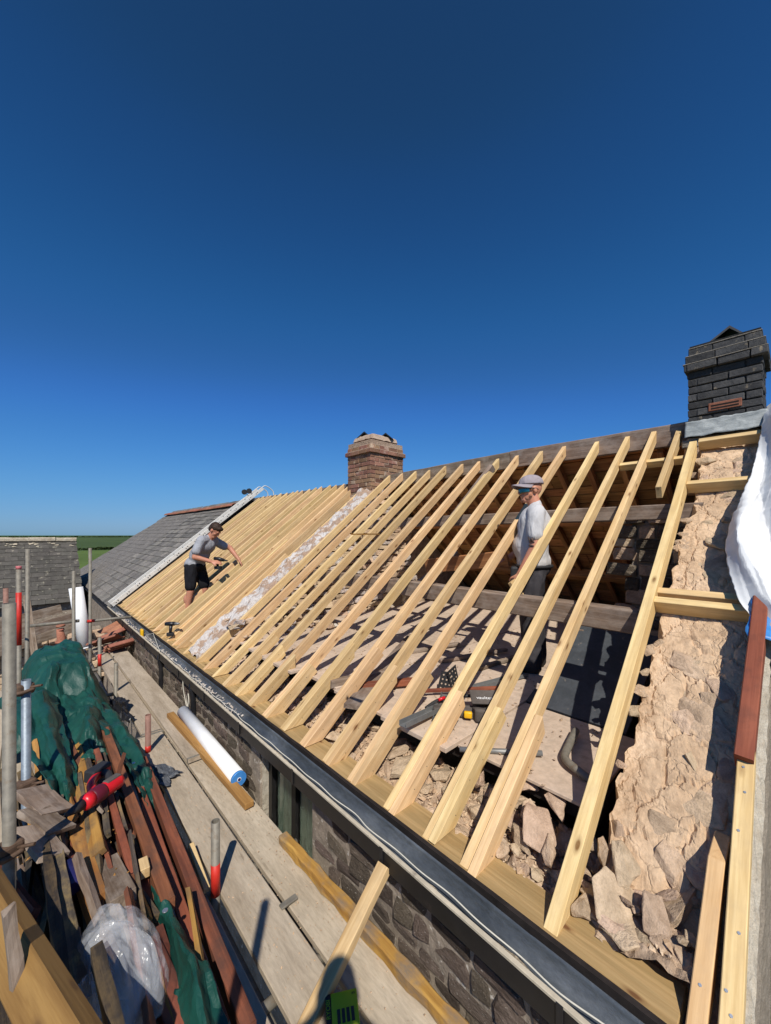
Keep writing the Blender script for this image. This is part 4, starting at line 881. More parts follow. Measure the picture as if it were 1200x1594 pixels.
rail('scaffold_rail', 'grey scaffold tube crossing from behind the clay finial to the slate eaves', (0.05,7.95,-1.38), (0.62,7.78,-1.36))
rail('scaffold_rail', 'scaffold tube with a red collar reaching to the house eaves', (0.75,8.2,-1.46), (1.36,8.0,-1.44), bands=((0.02,0.18,'redpaint'),))
rail('scaffold_rail', 'pale thin scaffold tube at the left edge in front of the barn roof', (-0.85,7.0,-0.80), (-0.17,6.3,-0.78), r=0.012)
rail('scaffold_ledger', 'long scaffold tube carrying the boards under the timber pile', (0.78,-1.0,-2.16), (0.80,9.2,-2.16))
rail('scaffold_ledger', 'outer scaffold tube low under the timber pile at the left', (-0.02,-1.0,-2.16), (0.03,9.2,-2.16))
for k, u in enumerate((0.35, 1.62, 2.35, 4.12, 6.2, 7.5)):
    rail('scaffold_transom', ['scaffold tube under the boards below the camera', 'scaffold tube crossing under the boards near the dark gap', 'scaffold tube under the boards at the red-footed stub', 'scaffold tube under the boards at the rusty stub', 'scaffold tube under the boards at the plain stub', 'scaffold tube under the boards at the far stub'][k], (-0.1,u,-2.112), (1.36,u,-2.112))
def coupler(name, label, x, y, z, mat='rust'):
    t = thing(name, (x,y,z), label, 'clamp', 'scaffold clamps')
    bm = bm_from(boxv(-0.045,0.045,-0.04,0.04,-0.035,0.035), BOXF); bevel_bm(bm, 0.014, 2); obj('body', bm_mesh('body', bm, M[mat]), t, place((x,y,z), (0,0,0.4)))
    tube('bolt', [(x+0.03,y-0.03,z+0.01),(x+0.085,y-0.07,z+0.02)], 0.008, M['rust'], t, 8)
    tube('strap', catmull([(x-0.04,y-0.045,z-0.01),(x,y-0.06,z-0.005),(x+0.05,y-0.04,z)], 4), 0.011, M['rust'], t, 8)
coupler('rusty_coupler', 'rusty clamp on the blue grey pole below the tarpaulin', 0.0, 3.26, -1.55)
coupler('rusty_coupler', 'rusty clamp low on the stout left pole', -0.055, 2.43, -1.42)
coupler('rusty_coupler', 'rusty clamp at the top of the blue tube joint under the tarpaulin edge', -0.01, 3.30, -0.96)
box_t = thing('board_clip', (1.06, 1.93, BZ), 'small steel clip across the seam of two scaffold boards', 'clip'); box('plate', 1.02, 1.12, 1.915, 1.95, BZ+0.0005, BZ+0.012, M['galv'], box_t, 0.002)

# ================================================================== things on the walkway
rl = thing('white_membrane_roll', (1.285, 3.06, BZ), 'white membrane roll with blue end lying beside the stone wall', 'roll')
def roll(root, a, b, r, endm):
    a = Vector(a); b = Vector(b); tube('sheet', [a, b], r, M['whiteroll'], root, 28); d = (b-a).normalized()
    tube('end_film', [a-d*0.004, a+d*0.02], r*1.003, M[endm], root, 28); tube('core', [a-d*0.006, a-d*0.001], r*0.28, M['whiteroll'], root, 14)
    tube('core_hole', [a-d*0.008, a-d*0.004], r*0.2, M['bluedark'], root, 12)
roll(rl, (1.268,3.10,BZ+0.062), (1.268,4.62,BZ+0.104), 0.060, 'blue')
ru = thing('upright_white_roll', (0.80, 8.83, BZ), 'tall white membrane roll standing upright by the tarpaulin', 'roll')
roll(ru, (0.79,8.80,BZ+0.005), (0.665,8.95,-0.955), 0.105, 'whiteroll')
thing_timber('treated_batten', 'brown treated batten lying beside the white roll', 'batten', None, (1.225,2.80,BZ+0.046), (1.165,4.72,BZ+0.094), 0.07, 0.045, M['treated'], None)
thing_timber('bark_edged_rail', 'rough orange timber with bark edge along the foot of the wall', 'timber', None, (1.30,0.70,BZ+0.055), (1.262,2.36,BZ+0.05), 0.062, 0.065, M['bark'], None, sub=30, rough=0.012, bev=0.008)
thing_timber('leaning_batten', 'pale softwood batten leaning from the boards against the gutter', 'batten', None, (0.79,1.375,-2.04), (1.318,1.43,-1.665), 0.066, 0.05, M['new'], None, sub=8, rough=0.0035, bev=0.004)
ck = thing('orange_wood_chip', (1.19,1.42,BZ), 'flat orange wood chip on the scaffold board', 'wood chip')
obj('chip', bm_mesh('chip', bm_from([(x,y,z) for z in (0.001,0.008) for x,y in ((1.175,1.505),(1.20,1.52),(1.235,1.36),(1.195,1.345))], BOXF), M['orange']), ck)
bl = thing('lime_green_pack', (0.95,1.25,BZ), 'lime green and black tool pack standing at the photo bottom edge', 'tool pack')
ang = -0.55
def pk(p): 
    v = Vector(p); v.rotate(Euler((0,0,ang))); return v + Vector((0.955,1.275,BZ-0.028))
pkm = Matrix.Translation((0.955,1.275,BZ-0.028)) @ Euler((0,0,ang)).to_matrix().to_4x4()
def pbox(name, x0,x1,y0,y1,z0,z1, mat, bev=0.003):
    bm = bm_from(boxv(x0,x1,y0,y1,z0,z1), BOXF)
    if bev: bevel_bm(bm, bev, 2)
    return obj(name, bm_mesh(name, bm, M[mat]), bl, pkm)
pbox('lid', -0.048,0.062,-0.06,0.062,0.105,0.128,'lime_box')
pbox('side_strip', -0.071,-0.0485,-0.05,0.062,0.104,0.1275,'blackpl')
pbox('body', -0.06,0.06,-0.055,0.058,0.029,0.105,'blackpl',0.006)
for k in range(4):
    pbox('vent', -0.026+k*0.019, -0.013+k*0.019, -0.048, 0.0, 0.1282, 0.1292, 'rubber', 0.0)
def lettering(txt, size, mat, parent, world, name='lettering'):
    cu = bpy.data.curves.new(name, 'FONT'); cu.body = txt; cu.size = size; cu.extrude = 0.0003; cu.align_x = 'CENTER'; cu.align_y = 'CENTER'
    tmp = bpy.data.objects.new('tmp_text', cu); COL.objects.link(tmp)
    dg = bpy.context.evaluated_depsgraph_get(); me = bpy.data.meshes.new_from_object(tmp.evaluated_get(dg)); bpy.data.objects.remove(tmp)
    me.materials.clear(); me.materials.append(mat); return obj(name, me, parent, world)
lettering('RYOBI', 0.024, M['lime_box'], bl, pkm @ place((-0.060,0.008,0.1280),(0,0,math.pi/2)))
lettering('18V', 0.012, M['rubber'], bl, pkm @ place((0.046,0.045,0.1285),(0,0,0)))
# black plastic scraps beside the boards
def crumple(name, label, c, sx, sy, h, mat, seed, cat='scrap', rz_=0.0, n=26):
    def f(a, b):
        x = (a-0.5); y = (b-0.5); r = 1+0.35*fbm(x*3+seed, y*3)
        z = h*(0.5+0.5*fbm(x*3.1, y*3.1, seed)+0.9*abs(mnoise.noise(Vector((x*5, y*5, seed*1.7)))))*(1-1.2*(x*x+y*y))
        return (sx*x*r, sy*y*r, max(0.002, z))
    o = grid(name, n, n, f, mat, smooth=False, world=place(c, (0,0,rz_)), thick=0.001); return tag(o, label, cat)
crumple('black_plastic_scrap', 'crumpled black plastic scrap on the boards beside the rusty stub', (0.80,3.72,BZ), 0.20, 0.42, 0.06, M['greypl'], 2, rz_=0.5)
crumple('dark_sack', 'dark crumpled sack at the foot of the plain stub', (0.70,5.3,BZ), 0.34, 0.8, 0.16, M['blackpl'], 5)
# clay tiles stacked by the far end of the walkway
def pantile():
    n = 10; vs = []
    for s in (0, 1):
        for t in (0, 0.014):
            for k in range(n+1):
                a = k/n; vs.append((s*0.36, (a-0.5)*0.26, 0.04*math.sin(a*math.pi*1.7+0.3)+t))
    m = n+1; fs = []
    for k in range(n): fs += [(k,k+1,2*m+k+1,2*m+k),(m+k+1,m+k,3*m+k,3*m+k+1),(k+1,k,m+k,m+k+1),(2*m+k,2*m+k+1,3*m+k+1,3*m+k)]
    fs += [(0,2*m,3*m,m),(n,m+n,3*m+n,2*m+n)]
    return bm_mesh('clay_tile', bm_from(vs, fs), M['terra'])
PT = pantile()
tl = ['topmost clay tile of the stack at the far end of the boards','second clay tile from the top of the far stack','third clay tile in the far stack','fourth clay tile in the far stack','bottom clay tile of the far stack','clay tile leaning left of the far stack','broad clay tile at the back of the far stack','clay tile tipped on the back of the far stack']
for k in range(8):
    if k < 5: m4 = place((1.0+rnd.uniform(-.02,.02), 7.95+0.06*k, BZ+0.16-0.035*k), (rnd.uniform(-.08,.08), -0.12, 0.15+rnd.uniform(-.12,.12)), (1,1.1,1))
    else: m4 = place((0.86+0.12*(k-5), 8.6+0.25*(k-5), BZ+0.08+0.04*(k-5)), (0.2*(k-6), -0.3, 0.5*(k-6)), (1.3,1.4,1))
    tag(obj('clay_tile', PT, None, m4), tl[k], 'roof tile', 'clay tiles at the far end of the walkway')
# ================================================================== the heap of old timber under a green tarpaulin
for k, v in enumerate((-0.28, -0.05, 0.18, 0.41)):
    thing_timber('scaffold_board', ['scaffold board at the outer edge under the timber heap', 'second scaffold board hidden under the timber heap', 'third scaffold board under the timber heap', 'scaffold board under the red-brown joists'][k], 'scaffold board', 'scaffold boards of the walkway', (v, -1.2, BZ-0.01), (v, 7.2, BZ-0.01), 0.22, 0.038, M['board'], None)
GB = 'old boards in the timber heap'
r3 = random.Random(21)
for i in range(48):
    v = r3.uniform(-0.06, 0.50); uc = r3.uniform(1.2, 3.9); L = r3.uniform(0.7, 2.0); z = -1.98 + r3.random()**0.8*0.27*(1-0.3*abs(v-0.22)/0.3)
    a = max(0.85, uc-L/2); dz = r3.uniform(-0.08, 0.08); dv = r3.uniform(-0.10, 0.10)
    mt = r3.choice(('black_wood',)*4+('red','oldgrey'))
    lb = {'black_wood':'dark rotten board lying in the old timber heap','red':'red-brown board lying deep in the old timber heap','oldgrey':'grey weathered board lying in the old timber heap'}[mt]
    thing_timber('old_board', lb, 'board', GB+' ('+mt.replace('_',' ')+')', (v, a, z-dz), (min(0.55, v+dv), uc+L/2, z+dz), r3.uniform(0.04,0.11), r3.uniform(0.02,0.05), M[mt], None, (r3.uniform(-.6,.6),0,1), sub=7, rough=0.010, bev=0)
def joist(name, label, p, q, w, d, mat, **k):
    return thing_timber(name, label, 'joist' if 'joist' in name else 'board', None, PZ(*q), PZ(*p), w, d, M[mat], None, **k)
joist('red_brown_joist', 'brown joist nearest the scaffold boards, longest of the old joists', (222,1178,-1.80), (388,1594,-1.80), 0.052, 0.09, 'red', sub=8, rough=0.004)
joist('red_brown_joist', 'red-brown nail-studded joist second from the scaffold boards', (205,1190,-1.80), (345,1594,-1.80), 0.052, 0.09, 'redbarge', sub=8, rough=0.004)
joist('red_brown_joist', 'dark brown joist emerging from the tarpaulin beside the red tool', (163,1132,-1.66), (262,1400,-1.70), 0.055, 0.08, 'red', sub=6, rough=0.004)
joist('red_strip', 'thin red painted strip under the red tool', (150,1165,-1.63), (212,1375,-1.66), 0.035, 0.06, 'redbarge', sub=4, rough=0.003)
joist('orange_plank', 'bright orange plank under the red tool', (116,1160,-1.66), (148,1330,-1.62), 0.085, 0.03, 'orange', sub=4, rough=0.003, up=(-0.5,0,1))
joist('orange_plank', 'orange plank with barred shadow below the red tool', (118,1285,-1.64), (152,1395,-1.62), 0.07, 0.05, 'orange', sub=4, rough=0.003)
joist('grey_block_board', 'short grey-brown sawn beam end above the clear plastic bag', (165,1335,-1.66), (192,1392,-1.60), 0.10, 0.09, 'oldgrey')
joist('dark_joist', 'dark reddish joist right of the clear plastic bag', (200,1400,-1.72), (285,1594,-1.72), 0.09, 0.08, 'red', sub=6, rough=0.004)
joist('dark_joist', 'black splintered joist left of the clear plastic bag', (82,1290,-1.58), (128,1560,-1.50), 0.05, 0.09, 'black_wood', sub=9, rough=0.010, bev=0)
joist('dark_joist', 'splintered black board beside the blue grey pole', (70,1300,-1.55), (105,1560,-1.46), 0.035, 0.10, 'black_wood', sub=9, rough=0.012, bev=0)
joist('dark_joist', 'dark board crossing in front of the clear plastic bag', (150,1470,-1.42), (185,1610,-1.34), 0.035, 0.06, 'black_wood', sub=6, rough=0.006, bev=0)
joist('pale_offcut', 'narrow pale offcut by the red-footed stub', (297,1312,-1.98), (322,1382,-2.0), 0.035, 0.03, 'new')
joist('pale_block', 'small pale block standing on the brown joist', (222,1334,-1.66), (226,1352,-1.66), 0.042, 0.05, 'new')
for k, (x0,y0,x1,y1) in enumerate(((52,1098,62,1168),(58,1105,74,1180),(62,1120,70,1158),(54,1150,60,1215))):
    joist('splintered_lath', ['leftmost pale splintered lath left of the tarpaulin flap','longest pale splintered lath left of the tarpaulin flap','short pale lath between two longer ones by the tarpaulin flap','lowest pale lath left of the tarpaulin flap'][k], (x0,y0,-1.5), (x1,y1,-1.56), 0.03, 0.015, 'orange', sub=4, rough=0.006, bev=0)
for k, (x0,y0,x1,y1,w) in enumerate(((48,1225,92,1262,0.16),(50,1255,98,1290,0.13),(48,1285,85,1330,0.12))):
    joist('broken_board', ['uppermost broad grey broken board below the tarpaulin flap','middle broad grey broken board left of the tool nose','lowest broad grey broken board beside the blue grey pole'][k], (x0,y0,-1.52), (x1,y1,-1.55), w, 0.025, 'oldgrey', sub=6, rough=0.012, bev=0, up=(0.3,0.2,1))
thing_timber('big_pine_beam', 'thick sawn pine beam slanting across the bottom left corner', 'beam', None, (0.195,1.02,-1.30), (-0.16,2.35,-1.26), 0.075, 0.11, M['beam'], None, up=(0.75,0.1,0.8), bev=0.005)
thing_timber('grey_stake', 'thin grey split stake in front of the thick pine beam', 'stake', None, (0.02,1.42,-1.62), (-0.035,1.62,-1.13), 0.028, 0.018, M['oldgrey'], None, up=(0.3,-1,0), sub=8, rough=0.010, bev=0)
tag(tube('scaffold_tube', [(-0.12,1.55,-1.72),(-0.03,1.05,-1.24)], 0.0242, M['galv'], None, 14, hollow=0.85), 'grey tube end low in the bottom left corner under the pine beam', 'scaffold tube')
slat_lab = {'black_wood':'thin black lath strewn over the old timber heap','red':'thin red-brown lath strewn over the old timber heap','orange':'thin orange lath strewn over the old timber heap','oldgrey':'thin grey lath strewn over the old timber heap'}
for i in range(84):
    v = r3.uniform(-0.04, 0.50); uc = r3.uniform(1.35, 3.5); L = r3.uniform(0.35, 1.1); z = -1.72 + r3.random()*0.13 - 0.12*max(0, v-0.3)/0.2; mt = r3.choice(('black_wood','black_wood','black_wood','red','oldgrey','orange'))
    thing_timber('old_lath', slat_lab[mt], 'lath', 'laths on the timber heap ('+mt.replace('_',' ')+')', (v, uc-L/2, z+r3.uniform(-.05,.05)), (v+r3.gauss(0,0.07), uc+L/2, z+r3.uniform(-.05,.05)), r3.uniform(0.012,0.03), r3.uniform(0.02,0.05), M[mt], None, (r3.uniform(-.8,.8),0,1), sub=6, rough=0.006, bev=0)
chips('splinters', 160, lambda r: (r.uniform(-0.05,0.38), r.uniform(1.9,3.6), -1.74+r.uniform(0,0.12)), M['orange'], None, (0.004,0.014), 41)['label'] = 'pale splinters scattered over the timber heap'
# tarpaulin: rumpled hump at the back, two flaps towards the camera, a long tail beside the joists
m, nt, b = base_mat('green_tarpaulin', 0.5, 0.4)
co = coords(nt, (1,1,1)); n_ = N(nt, 'ShaderNodeTexNoise', Scale=3.0, Detail=8.0, Roughness=0.65); nt.links.new(co, n_.inputs['Vector'])
c_ = ramp(nt, n_.outputs[0], [(0.3,(0.005,0.040,0.031)),(0.6,(0.009,0.068,0.052)),(0.75,(0.03,0.105,0.085))]); nt.links.new(c_, b.inputs['Base Color'])
n2_ = N(nt, 'ShaderNodeTexNoise', Scale=14.0, Detail=6.0, Roughness=0.6, Distortion=1.5); nt.links.new(co, n2_.inputs['Vector']); bump(nt, b, n2_.outputs[0], 0.3, 0.02)
M['tarp'] = m
def ridg(x, y, z): return 1-abs(mnoise.noise(Vector((x, y, z))))*2
def tri(t): return abs((t % 1.0)*2-1)
_cr = random.Random(77); CRS = [(_cr.uniform(0,6.28), f*_cr.uniform(0.8,1.25), _cr.uniform(0,1), 1.0/f) for f in (0.7,0.9,1.3,1.8,2.3,3.1,4.3) for _ in (0,1)]
def crum(x, y, s, lo=0, hi=14):      # continuous flat facets meeting in sharp creases, like a stiff crumpled sheet
    x += 0.25*mnoise.noise(Vector((x*0.8, y*0.8, s))); y += 0.25*mnoise.noise(Vector((x*0.8, y*0.8, s+7))); t = 0; w = 0
    for k in range(lo, hi):
        a, f, o, m = CRS[k]; a += s*1.7*(k+1); t += m*tri((x*math.cos(a)+y*math.sin(a))*f+o+s*0.37); w += m
    return t/w
def fold(x, y, s): return 0.2+0.9*(crum(x, y, s)-0.2)
bm_ = bmesh.new()
def add_grid(nu, nv, fn):
    vs = [[bm_.verts.new(fn(i/nu, j/nv)) for j in range(nv+1)] for i in range(nu+1)]
    for i in range(nu):
        for j in range(nv): bm_.faces.new((vs[i][j], vs[i+1][j], vs[i+1][j+1], vs[i][j+1]))
def bez(p, t):
    n = len(p)-1; x = t*n; i = min(int(x), n-1); f = x-i; f = f*f*(3-2*f)*0.5+f*0.5
    return Vector(p[i]).lerp(Vector(p[i+1]), f)
def hump(a, b):
    v = -0.12+a*0.80; u = 4.75+b*1.9
    e = min(a, 1-a)*2; f = min(b*1.0, (1-b)*1.3)*2
    h = -1.98+0.62*(1-(1-min(1,e*1.25))**2.2)*(1-(1-min(1,f*1.5))**2)
    return (v+0.05*fbm(a*5,b*5,1), u+0.06*fbm(a*4,b*4,6), h+0.06*min(1,e*2)+0.24*(fold(a*2.2,b*4.6,2)-0.5)*min(1,e*2))
add_grid(70, 110, hump)
def flapL(a, b):       # left flap: from the hump down towards the camera over the laths
    c = bez([(0.02,5.0,-1.45),(0.05,4.5,-1.40),(0.10,3.9,-1.47),(0.17,3.35,-1.56),(0.205,3.0,-1.64)], b); w = 0.42*(1-b)+0.10*b
    s = a-0.5
    return (c.x+s*w+0.02*fbm(a*4,b*6,3), c.y+0.05*fbm(a*3,b*3,9)+0.12*s, c.z-0.45*s*s*(1-b)-0.05*s+0.05*(math.sin(a*11+b*2)*0.5)+0.20*(fold(a*1.2,b*4,5)-0.5))
add_grid(44, 100, flapL)
def flapR(a, b):
    c = bez([(0.36,5.0,-1.55),(0.40,4.5,-1.58),(0.37,4.1,-1.56),(0.36,3.75,-1.60),(0.375,3.45,-1.655)], b); w = 0.36*(1-b)+0.24*b
    s = a-0.5
    return (c.x+s*w+0.02*fbm(a*4,b*6,13), c.y+0.06*fbm(a*3,b*3,19)+0.10*math.sin(a*3), c.z-0.5*s*s-0.02+0.03*math.sin(a*9+b*5)+0.26*(fold(a*1.4,b*4,15)-0.5))
add_grid(44, 80, flapR)
def tail(a, b):        # long rumpled tail, drops over the edge of the heap towards the boards
    c = bez([(0.52,4.9,-1.68),(0.56,4.4,-1.66),(0.60,3.9,-1.68),(0.64,3.4,-1.72),(0.655,3.05,-1.80),(0.64,2.7,-1.90),(0.62,2.3,-1.95)], b); w = 0.30*(1-b)+0.07*b
    s = a-0.5
    return (c.x+s*w+0.015*fbm(a*4,b*16,23), c.y+0.04*fbm(a*3,b*9,29), c.z-0.14*(a**2)*(1-b)-0.06*a*b+0.022*math.sin(a*10+b*3)+0.16*(fold(a*1.2,b*9,25)-0.5))
add_grid(34, 190, tail)
def tail2(a, b):
    c = bez([(0.44,2.9,-1.80),(0.455,2.4,-1.76),(0.462,2.0,-1.72),(0.47,1.6,-1.66),(0.44,1.2,-1.66),(0.40,0.95,-1.7)], b); w = 0.05+0.11*b
    s = a-0.5
    return (c.x+s*w+0.012*fbm(a*4,b*12,33), c.y+0.03*fbm(a*3,b*9,39), c.z-0.10*abs(s)+0.02*math.sin(a*8+b*7)+0.12*(fold(a*0.8,b*7,35)-0.5))
add_grid(24, 130, tail2)
me = bm_mesh('tarpaulin', bm_, M['tarp'], True); sharpen(me, 16)
tp = tag(obj('green_tarpaulin', me), 'rumpled dark green tarpaulin thrown over the old timber heap', 'tarpaulin')
EY = tube_mesh('eyelet', [(0,0,0),(0,0,0.004)], 0.011, M['steel'], 12)
for p_ in (PZ(208,1188,-1.66), PZ(257,1418,-1.58)): obj('eyelet', EY, tp, Matrix.Translation(p_))
sm = tp.modifiers.new('s', 'SOLIDIFY'); sm.thickness = 0.0025
# clear plastic bag
m, nt, b = base_mat('clear_plastic', 0.15, 0.6); b.inputs['Base Color'].default_value = (0.82,0.84,0.88,1); b.inputs['Alpha'].default_value = 0.2
nz = N(nt, 'ShaderNodeTexNoise', Scale=9.0, Detail=5.0, Distortion=1.0); nt.links.new(coords(nt,(1,1,1)), nz.inputs['Vector']); bump(nt, b, nz.outputs[0], 0.5, 0.03)
M['bag'] = m
def bagf(sx, sy, h, sd):
    def f(a, b):
        x = a*2-1; y = b*2-1; th = math.atan2(y, x); r = max(abs(x), abs(y)); rr = 1+0.22*mnoise.noise(Vector((math.cos(th)*1.6, math.sin(th)*1.6, sd)))+0.10*tri(th*1.1+sd)
        X = r*math.cos(th)*rr; Y = r*math.sin(th)*rr; e = max(0, 1-r**2.6)
        return (X*sx+0.01*mnoise.noise(Vector((a*9,b*9,sd))), Y*sy, h*(e*0.9+0.85*(crum(a*1.5, b*2.0, sd)-0.42)*min(1, e*3+0.25)) - 0.03*(r > 0.98))
    return f
pb = thing('clear_plastic_bag', (0.26,1.72,-1.6), 'crumpled clear plastic bag lying on the old timber heap', 'plastic bag')
grid('outer_film', 60, 60, bagf(0.135, 0.215, 0.15, 2.3), M['bag'], smooth=False, parent=pb, world=place((0.25,1.72,-1.60), (0.1,0.1,0.25)))
grid('inner_film', 44, 44, bagf(0.120, 0.190, 0.10, 5.9), M['bag'], smooth=False, parent=pb, world=place((0.255,1.73,-1.61), (0.1,0.1,0.25)))
tag(grid('plastic_scrap', 30, 30, bagf(0.055, 0.10, 0.07, 9.1), M['bag'], smooth=False, world=place((0.135,1.56,-1.53), (0.1,0.1,-0.3))), 'small clear plastic scrap below the big plastic bag', 'plastic scrap')
# red cordless tool lying on the orange plank
rt = thing('red_power_tool', PZ(145,1240,-1.56), 'red and black cordless power tool lying on the old timbers', 'power tool')
A = PZ(104,1268,-1.53); B = PZ(188,1213,-1.545); ax = (B-A).normalized(); Lr = (B-A).length; upv = Vector((0,0,1)); sd = ax.cross(upv).normalized()*-1
def rp_(t, s=0, h=0): return A + ax*(t*Lr) + sd*s + upv*h
tube('nose', [rp_(0.0), rp_(0.10), rp_(0.26)], [0.012,0.022,0.030], M['rubber'], rt, 12)
tube('barrel', [rp_(0.26), rp_(0.30), rp_(0.42)], [0.030,0.044,0.046], M['redtool'], rt, 16)
tube('grip_sleeve', [rp_(0.40), rp_(0.44), rp_(0.60), rp_(0.64)], [0.044,0.049,0.049,0.044], M['redtool_d'], rt, 16)
tube('motor_housing', [rp_(0.62), rp_(0.66), rp_(0.92), rp_(0.99), rp_(1.0)], [0.040,0.043,0.043,0.036,0.02], M['redtool'], rt, 16)
bm_ = bm_from(boxv(0.68*Lr,0.96*Lr,-0.020,0.024,0.030,0.046), BOXF); bevel_bm(bm_, 0.006, 2); obj('side_panel', bm_mesh('side_panel', bm_, M['leather']), rt, frame(A, ax, upv))
bm_ = bm_from(boxv(0.40*Lr,0.62*Lr,-0.028,0.028,0.03,0.10), BOXF)
fr = frame(A, ax, upv)
# handle loop with battery, to the far side
H1 = rp_(0.52,-0.02,0.0); hx = Vector((-0.02,0.20,0.02))
tube('handle', catmull([rp_(0.46,0,0.01), rp_(0.46,0,0.01)+Vector((0.0,0.10,0.02)), rp_(0.56,0,0)+Vector((0.02,0.20,0.02))], 5), 0.024, M['redtool'], rt, 12)
tube('rear_grip', catmull([rp_(0.80,0,0.01), rp_(0.78,0,0.02)+Vector((0.0,0.10,0.01)), rp_(0.60,0,0)+Vector((0.02,0.20,0.02))], 5), 0.022, M['rubber'], rt, 12)
bc = rp_(0.56,0,0)+Vector((0.02,0.215,0.02)); bm_ = bm_from(boxv(-0.065,0.065,-0.04,0.04,-0.035,0.04), BOXF); bevel_bm(bm_, 0.010, 2); obj('battery', bm_mesh('battery', bm_, M['rubber']), rt, frame(bc, ax, upv))
bm_ = bm_from(boxv(-0.05,0.05,-0.042,-0.038,-0.012,0.02), BOXF); obj('battery_panel', bm_mesh('battery_panel', bm_, M['redtool']), rt, frame(bc, ax, upv))
bm_.free() if False else None
tag(tube('blue_cap', [PZ(108,1345,-1.6), PZ(112,1385,-1.62)], [0.03,0.034], M['bluedark'], None, 10), 'dark blue plastic piece between the boards left of the bag', 'plastic piece')

# ================================================================== white tarpaulin over the gable's outer edge
m, nt, b = base_mat('white_tarpaulin', 0.45, 0.4); b.inputs['Base Color'].default_value = (0.80,0.80,0.79,1)
nz = N(nt, 'ShaderNodeTexNoise', Scale=5.0, Detail=6.0, Distortion=1.0); nt.links.new(coords(nt,(1,1,1)), nz.inputs['Vector'])
c_ = ramp(nt, nz.outputs[0], [(0.3,(0.60,0.60,0.59)),(0.6,(0.72,0.72,0.71))]); nt.links.new(c_, b.inputs['Base Color']); bump(nt, b, nz.outputs[0], 0.08, 0.03)
M['wtarp'] = m
ev = [(2.80,0.145),(2.90,0.195),(3.05,0.262),(3.25,0.300),(3.42,0.302),(3.7,0.262),(4.0,0.225),(4.4,0.195),(4.75,0.180)]
def eu(v):
    for (a, x), (c, y) in zip(ev, ev[1:]):
        if v <= c: return x+(y-x)*max(0,(v-a))/(c-a)
    return ev[-1][1]
def wt(a, b):
    v = 2.80+a*1.95; u = eu(v)+0.012*fbm(v*9,0,2) - b*0.9
    bul = math.sin(min(1, b*4)*math.pi/2)
    q = b*0.9; off = 0.035+0.075*bul*math.sin(min(1,a*1.6)*math.pi*0.5)+(0.30*(crum(v*0.85+q*1.2, q*2.9-v*0.6, 4.1, 0, 9)-0.45)+0.06*(tri(q*3.4+v*0.85)-0.5))*min(1,0.35+b*10)
    p = rp(v, u, off); drop = max(0, b-0.30); p.z -= drop*drop*2.2; return p
wtarp = thing('white_tarpaulin', rp(3.6, 0.0, 0.03), 'white tarpaulin with blue underside draped over the gable edge at the right', 'tarpaulin')
sharpen(grid('sheet', 150, 170, wt, M['wtarp'], parent=wtarp, thick=0.002).data, 7)
grid('blue_underside', 20, 20, lambda a, b: rp(2.74+a*0.41, 0.170-b*0.6+0.02*fbm(a*4,b*4), 0.03+0.02*fbm(a*5,b*6,3)-0.10*b), M['blue'], parent=wtarp, thick=0.002)

# ================================================================== clutter inside the attic
FZ = -1.305
thing_timber('orange_batten', 'thin orange-red batten lying across the tool pouch on the attic floor', 'batten', None, (2.325,2.085,FZ+0.055), (2.955,1.60,FZ+0.055), 0.03, 0.025, M['redbarge'], None)
M['stud'] = plain('grey_metal_stud', (0.22,0.22,0.215), 0.5, 0.4, metal=0.4, var=0.15)
def channel(name, label, a, b):
    t = thing(name, a, label, 'metal stud'); 
    for (dy, w, z0, z1) in ((0, 0.06, 0, 0.003), (-0.0285, 0.003, 0.003, 0.035), (0.0285, 0.003, 0.003, 0.035)):
        a_ = Vector(a); b_ = Vector(b); L = (b_-a_).length
        obj('flange' if dy else 'web', bm_mesh('web', bm_from(boxv(0,L,dy-w/2,dy+w/2,z0,z1), BOXF), M['stud']), t, frame(a_, b_-a_, (0,0,1)))
channel('metal_stud', 'grey metal channel in front of the tool pouch', (1.80,1.76,FZ+0.05), (2.33,1.79,FZ+0.02))
channel('metal_stud', 'grey metal channel behind the tool pouch near the boot', (2.74,1.84,FZ+0.01), (3.36,1.70,FZ+0.01))
channel('metal_stud', 'second grey metal channel lying under the tool pouch', (2.08,1.70,FZ+0.004), (2.50,1.95,FZ+0.004))
# tool belt
tb = thing('tool_pouch', (2.35,1.62,FZ), 'worn grey leather tool pouch with yellow tape lying on the attic floor', 'tool pouch')
def pouch(c, s, rz_, seed, name='pouch', mat='leather'):
    bm = bm_from(boxv(-s[0]/2,s[0]/2,-s[1]/2,s[1]/2,0,s[2]), BOXF); bmesh.ops.subdivide_edges(bm, edges=bm.edges[:], cuts=4, use_grid_fill=True)
    for v_ in bm.verts:
        p = v_.co; q = Vector((p.x*2/s[0], p.y*2/s[1], 0)); k = 1-0.10*max(0,abs(q.x)*abs(q.y)); v_.co = Vector((p.x*k, p.y*k, p.z*(0.75+0.35*fbm(p.x*9+seed, p.y*9))+0.01*fbm(p.x*20,p.y*20,seed)))
    return obj(name, bm_mesh(name, bm, M[mat], True), tb, place(c, (0,0,rz_)))
pouch((2.40,1.50,FZ), (0.17,0.21,0.10), 0.75, 1); pouch((2.24,1.74,FZ), (0.15,0.19,0.085), 0.5, 4); pouch((2.33,1.62,FZ), (0.10,0.12,0.07), 0.6, 7)
o = box('flap', -0.075,0.075,-0.10,0.10,0.0,0.014, M['leather'], tb, 0.004); o.matrix_basis = place((2.46,1.565,FZ+0.108), (0.0,-0.25,0.75))
lettering('vaultex', 0.042, M['whiteroll'], tb, place((2.46,1.565,FZ+0.108), (0.0,-0.25,0.75)) @ place((-0.02,0,0.016),(0,0,-math.pi/2)))
